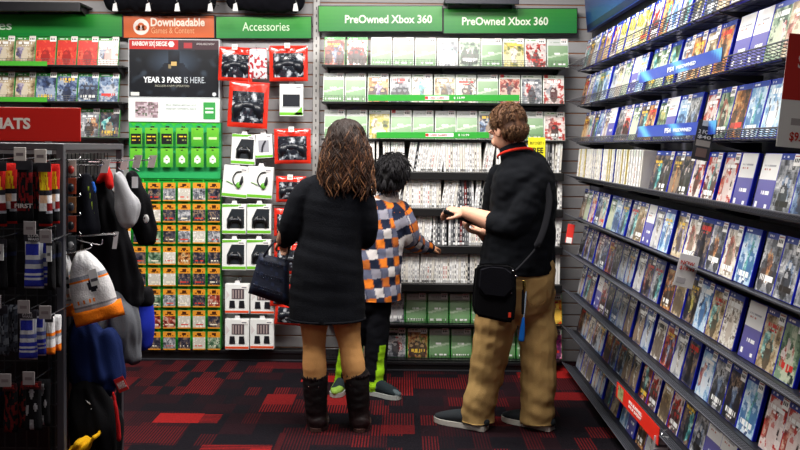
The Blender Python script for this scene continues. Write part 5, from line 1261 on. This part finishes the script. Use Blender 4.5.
# trousers
mb = MB()
F_.chain([(519, 262, 0), (519, 275, 0), (519, 292, .01)], [(.182, .165), (.185, .17), (.178, .165)], mb, 22)
F_.chain([(503, 292, -.01), (496, 320, -.02), (491, 350, -.02), (485, 383, -.0), (479, 405, .0), (476, 438, .0)], [(.115, .12), (.108, .11), (.096, .1), (.088, .09), (.086, .088), (.086, .086)], mb)
F_.chain([(534, 292, .04), (536, 320, .04), (538, 350, .02), (538, 383, -.0), (538, 405, .0), (538.5, 440, .0)], [(.115, .12), (.102, .11), (.094, .1), (.09, .09), (.086, .088), (.082, .084)], mb)
def kh(c, n):
    low = max(0, min(1, (.42-c.z)/.35)); kn = max(0, 1-abs(c.z-.55)/.14)
    return .006*noise.noise(Vector((c.x*9, c.y*9, c.z*7)))+(.005+.010*low+.006*kn)*noise.noise(Vector((c.x*9+c.z*9, c.y*9, c.z*15)))+.003*noise.noise(Vector((c.x*26-c.z*14, c.y*26, c.z*20)))
kt = remesh(mb, 'khaki_trousers', .007, 2, M_FAB, lambda c, n: mixc(C('#b0905c'), C('#9c7c4e'), max(0, noise.noise(c*6))), ma, B, disp=kh, cuts=[(Vector((0, 0, .035)), Vector((0, 0, -1)))])
mb = MB(); a = F_.P(538, 292, -.13); mb.tube([F_.P(526, 284, -.155), F_.P(537, 283, -.15), F_.P(547, 286, -.12)], [.0022]*3, C('#7a5a30'), seg=5); mb.tube([F_.P(527, 285, -.155), F_.P(527, 300, -.155), F_.P(537, 306, -.148), F_.P(546, 300, -.12), F_.P(547, 287, -.12)], [.0015]*5, C('#7a5a30'), seg=5); mb.build('back_pocket', M_FAB, kt, smooth=True, origin=B)
hz = onY(486, 432, 4.43); shoe(ma, (hz.x-.0, 4.41, 0), (onY(435, 420, 4.56).x, 4.57, 0), 1.05, '#2c3034', '#c8c4bc', base=B)
hz = onY(551.5, 432, 4.44); shoe(ma, (hz.x, 4.42, 0), (onY(503, 420, 4.58).x, 4.60, 0), 1.05, '#2a2e32', '#c8c4bc', base=B)
mb = MB(); mb.ell(hc+M @ Vector((0, -.02, .032)), (.087, .102, .088), (0, 0, 0), M); mb.ell(hc+M @ Vector((0, -.042, -.022)), (.074, .066, .066), (0, 0, 0), M)
hr = remesh(mb, 'hair', .006, 6, M_HAIR, lambda c, n: mixc(C('#3a2418'), C('#5a3c28'), max(0, .3+noise.noise(Vector((c.x*50, c.y*50, c.z*12))))), ma, B, disp=lambda c, n: .003*noise.noise(Vector((c.x*40, c.y*40, c.z*14))), cuts=[(T(0, .035, -.002), M @ Vector((0, .75, -.66)))])
mb = MB(); tufts(mb, hc+M @ Vector((0, -.02, .0)), 2200, (.08, .09, .08), .016, '#3a2416', '#6a4a30', 5, fd, rad=.0015, mn=-.85, mx=.25, down=.4, bv=surf(hr, B)); mb.build('hair_tufts', M_HAIR, hr, smooth=True, origin=B)
# thing in his hands
a = F_.P(447, 212, .06); b_ = F_.P(478, 224, .09)
o = empty('handheld_scanner', a, 'black handheld device held in the man\'s hands', 'scanner')
mb = MB(); v = b_-a; ang = math.atan2(v.z, v.x); Mx = Matrix.Rotation(-ang, 4, 'Y')
mb.box(-.02, -.035, -.012, v.length+.02, .035, .012, C('#0a0a0c'), .006, M=Mx); mb.build('housing', M_PLAS, o)
mb = MB(); mb.box(.0, -.028, .012, v.length*.7, .028, .0135, C('#1c2026'), .0005, M=Mx); mb.build('screen', M_PRINT, o)
# shoulder bag on his hip
Yb = 4.23; P_ = lambda x, y, d=0: onY(x, y, Yb+d); b0 = P_(495, 321)
o = empty('shoulder_bag', b0, 'black fabric shoulder bag hanging at the man\'s hip', 'bag')
mb = MB(); out = [(475, 266), (483, 263), (510, 264), (516, 268), (516.5, 300), (514, 322), (508, 323), (476, 316), (472, 308), (473, 285)]
def prism(out, d0, d1):
    mb = MB(); n = len(out); bm = bmesh.new(); f = [bm.verts.new(P_(x, y, d0)-b0) for x, y in out]; g = [bm.verts.new(P_(x, y, d1)-b0) for x, y in out]
    bm.faces.new(f[::-1]); bm.faces.new(g)
    for i in range(n): bm.faces.new((f[i], f[(i+1) % n], g[(i+1) % n], g[i]))
    bmesh.ops.recalc_face_normals(bm, faces=bm.faces[:]); bmesh.ops.bevel(bm, geom=bm.edges[:], offset=.012, segments=3, affect='EDGES'); bm.verts.index_update()
    r = ([v.co.copy() for v in bm.verts], [[v.index for v in q.verts] for q in bm.faces]); bm.free(); return r
V, F = prism(out, -.045, .045); mb.add(V, F, C('#08080b')); mb.build('bag_body', M_FAB, o)
V, F = prism([(479, 268), (490, 265), (505, 266), (513, 272), (514, 290), (506, 299), (484, 297), (477, 288)], -.066, -.04); mb = MB(); mb.add(V, F, C('#0c0c12')); mb.build('front_pocket', M_FAB, o)
mb = MB(); p = P_(509.5, 315, -.05)-b0; mb.box(p.x-.007, p.y-.003, p.z-.012, p.x+.007, p.y, p.z+.012, C('#d83a20'), .001); mb.build('red_label', M_CARD, o)
mb = MB(); mb.tube([P_(514, 272, 0)-b0, P_(524, 262, .0)-b0, P_(537, 246, -.0)-b0, P_(546, 222, .03)-b0, P_(549, 195, .08)-b0, P_(540, 172, .14)-b0, P_(524, 163, .2)-b0, P_(505, 166, .32)-b0], [(.017, .004)]*8, C('#101014'), seg=10, ref=(.8, 0, .6)); mb.build('strap', M_FAB, o, smooth=True)
mb = MB()
for (x, y) in ((513, 271), (516, 276), (511, 293)): mb.ell(P_(x, y, -.05)-b0, (.006, .004, .005), C('#b0b0b4'), n=6, m=8)
mb.build('buckle', M_CHROME, o, smooth=True)
# keys and blue tassel from the back pocket
Yk = 4.255; P_ = lambda x, y, d=0: onY(x, y, Yk+d); b0 = P_(523, 342)
o = empty('key_lanyard', b0, 'key strap with a bright blue end hanging from the man\'s pocket', 'key strap')
mb = MB(); mb.tube([P_(524, 281)-b0, P_(524.5, 292)-b0], [(.009, .005), (.007, .005)], C('#a89048'), seg=8); mb.build('clip', M_CHROME, o, smooth=True)
mb = MB(); mb.tube([P_(523.5, 290)-b0, P_(523, 303)-b0, P_(523, 314)-b0], [(.008, .003)]*3, C('#101014'), seg=8); mb.tube([P_(526, 292)-b0, P_(525, 306)-b0, P_(523.5, 320)-b0], [(.004, .003)]*3, C('#9aa8b8'), seg=8); mb.build('strap', M_FAB, o, smooth=True)
mb = MB(); mb.tube([P_(523.5, 318)-b0, P_(522.5, 328)-b0, P_(521.5, 340)-b0], [(.006, .005), (.012, .007), (.015, .008)], C('#1a6ac8'), seg=10); mb.build('blue_end', M_FAB, o, smooth=True)
# ================================================================ LIGHT
lm = mat('lamp_diffuser', .6, col='#fff8ee', emit=6)
def troffer(x, y, power, label, w=1.2, d=.6):
    o = empty('ceiling_light', (x, y, ZC), label, 'light', 'ceiling light panels')
    mb = MB(); mb.box(-w/2-.03, -d/2-.03, -.03, w/2+.03, d/2+.03, -.001, C('#c8c8c4'), .004); mb.build('frame', M_METAL, o)
    mb = MB(); mb.box(-w/2, -d/2, -.036, w/2, d/2, -.03, C('#ffffff')); mb.build('diffuser', lm, o)
    ld = bpy.data.lights.new('lamp', 'AREA'); ld.shape = 'RECTANGLE'; ld.size = w; ld.size_y = d; ld.energy = power; ld.color = (1, .965, .92)
    lo = bpy.data.objects.new('lamp', ld); COL.objects.link(lo); lo.parent = o; lo.location = (0, 0, -.045)
troffer(-1.9, 4.25, 95, 'ceiling light panel above the download cards')
troffer(-.05, 4.2, 150, 'ceiling light panel above the used games', w=1.5)
troffer(.2, 2.9, 55, 'ceiling light panel above the right wall of games')
troffer(-2.2, 1.9, 7, 'ceiling light panel above the sock rack')
troffer(-.6, .2, 14, 'ceiling light panel behind the camera')
w_ = bpy.data.worlds.new('world'); SC.world = w_; w_.use_nodes = True; w_.node_tree.nodes['Background'].inputs[0].default_value = (.5, .55, .7, 1); w_.node_tree.nodes['Background'].inputs[1].default_value = .02
SC.view_settings.view_transform = 'Standard'; SC.view_settings.look = 'None'; SC.view_settings.gamma = 1; SC.view_settings.exposure = -.55
SC.cycles.use_denoising = True; SC.cycles.max_bounces = 6
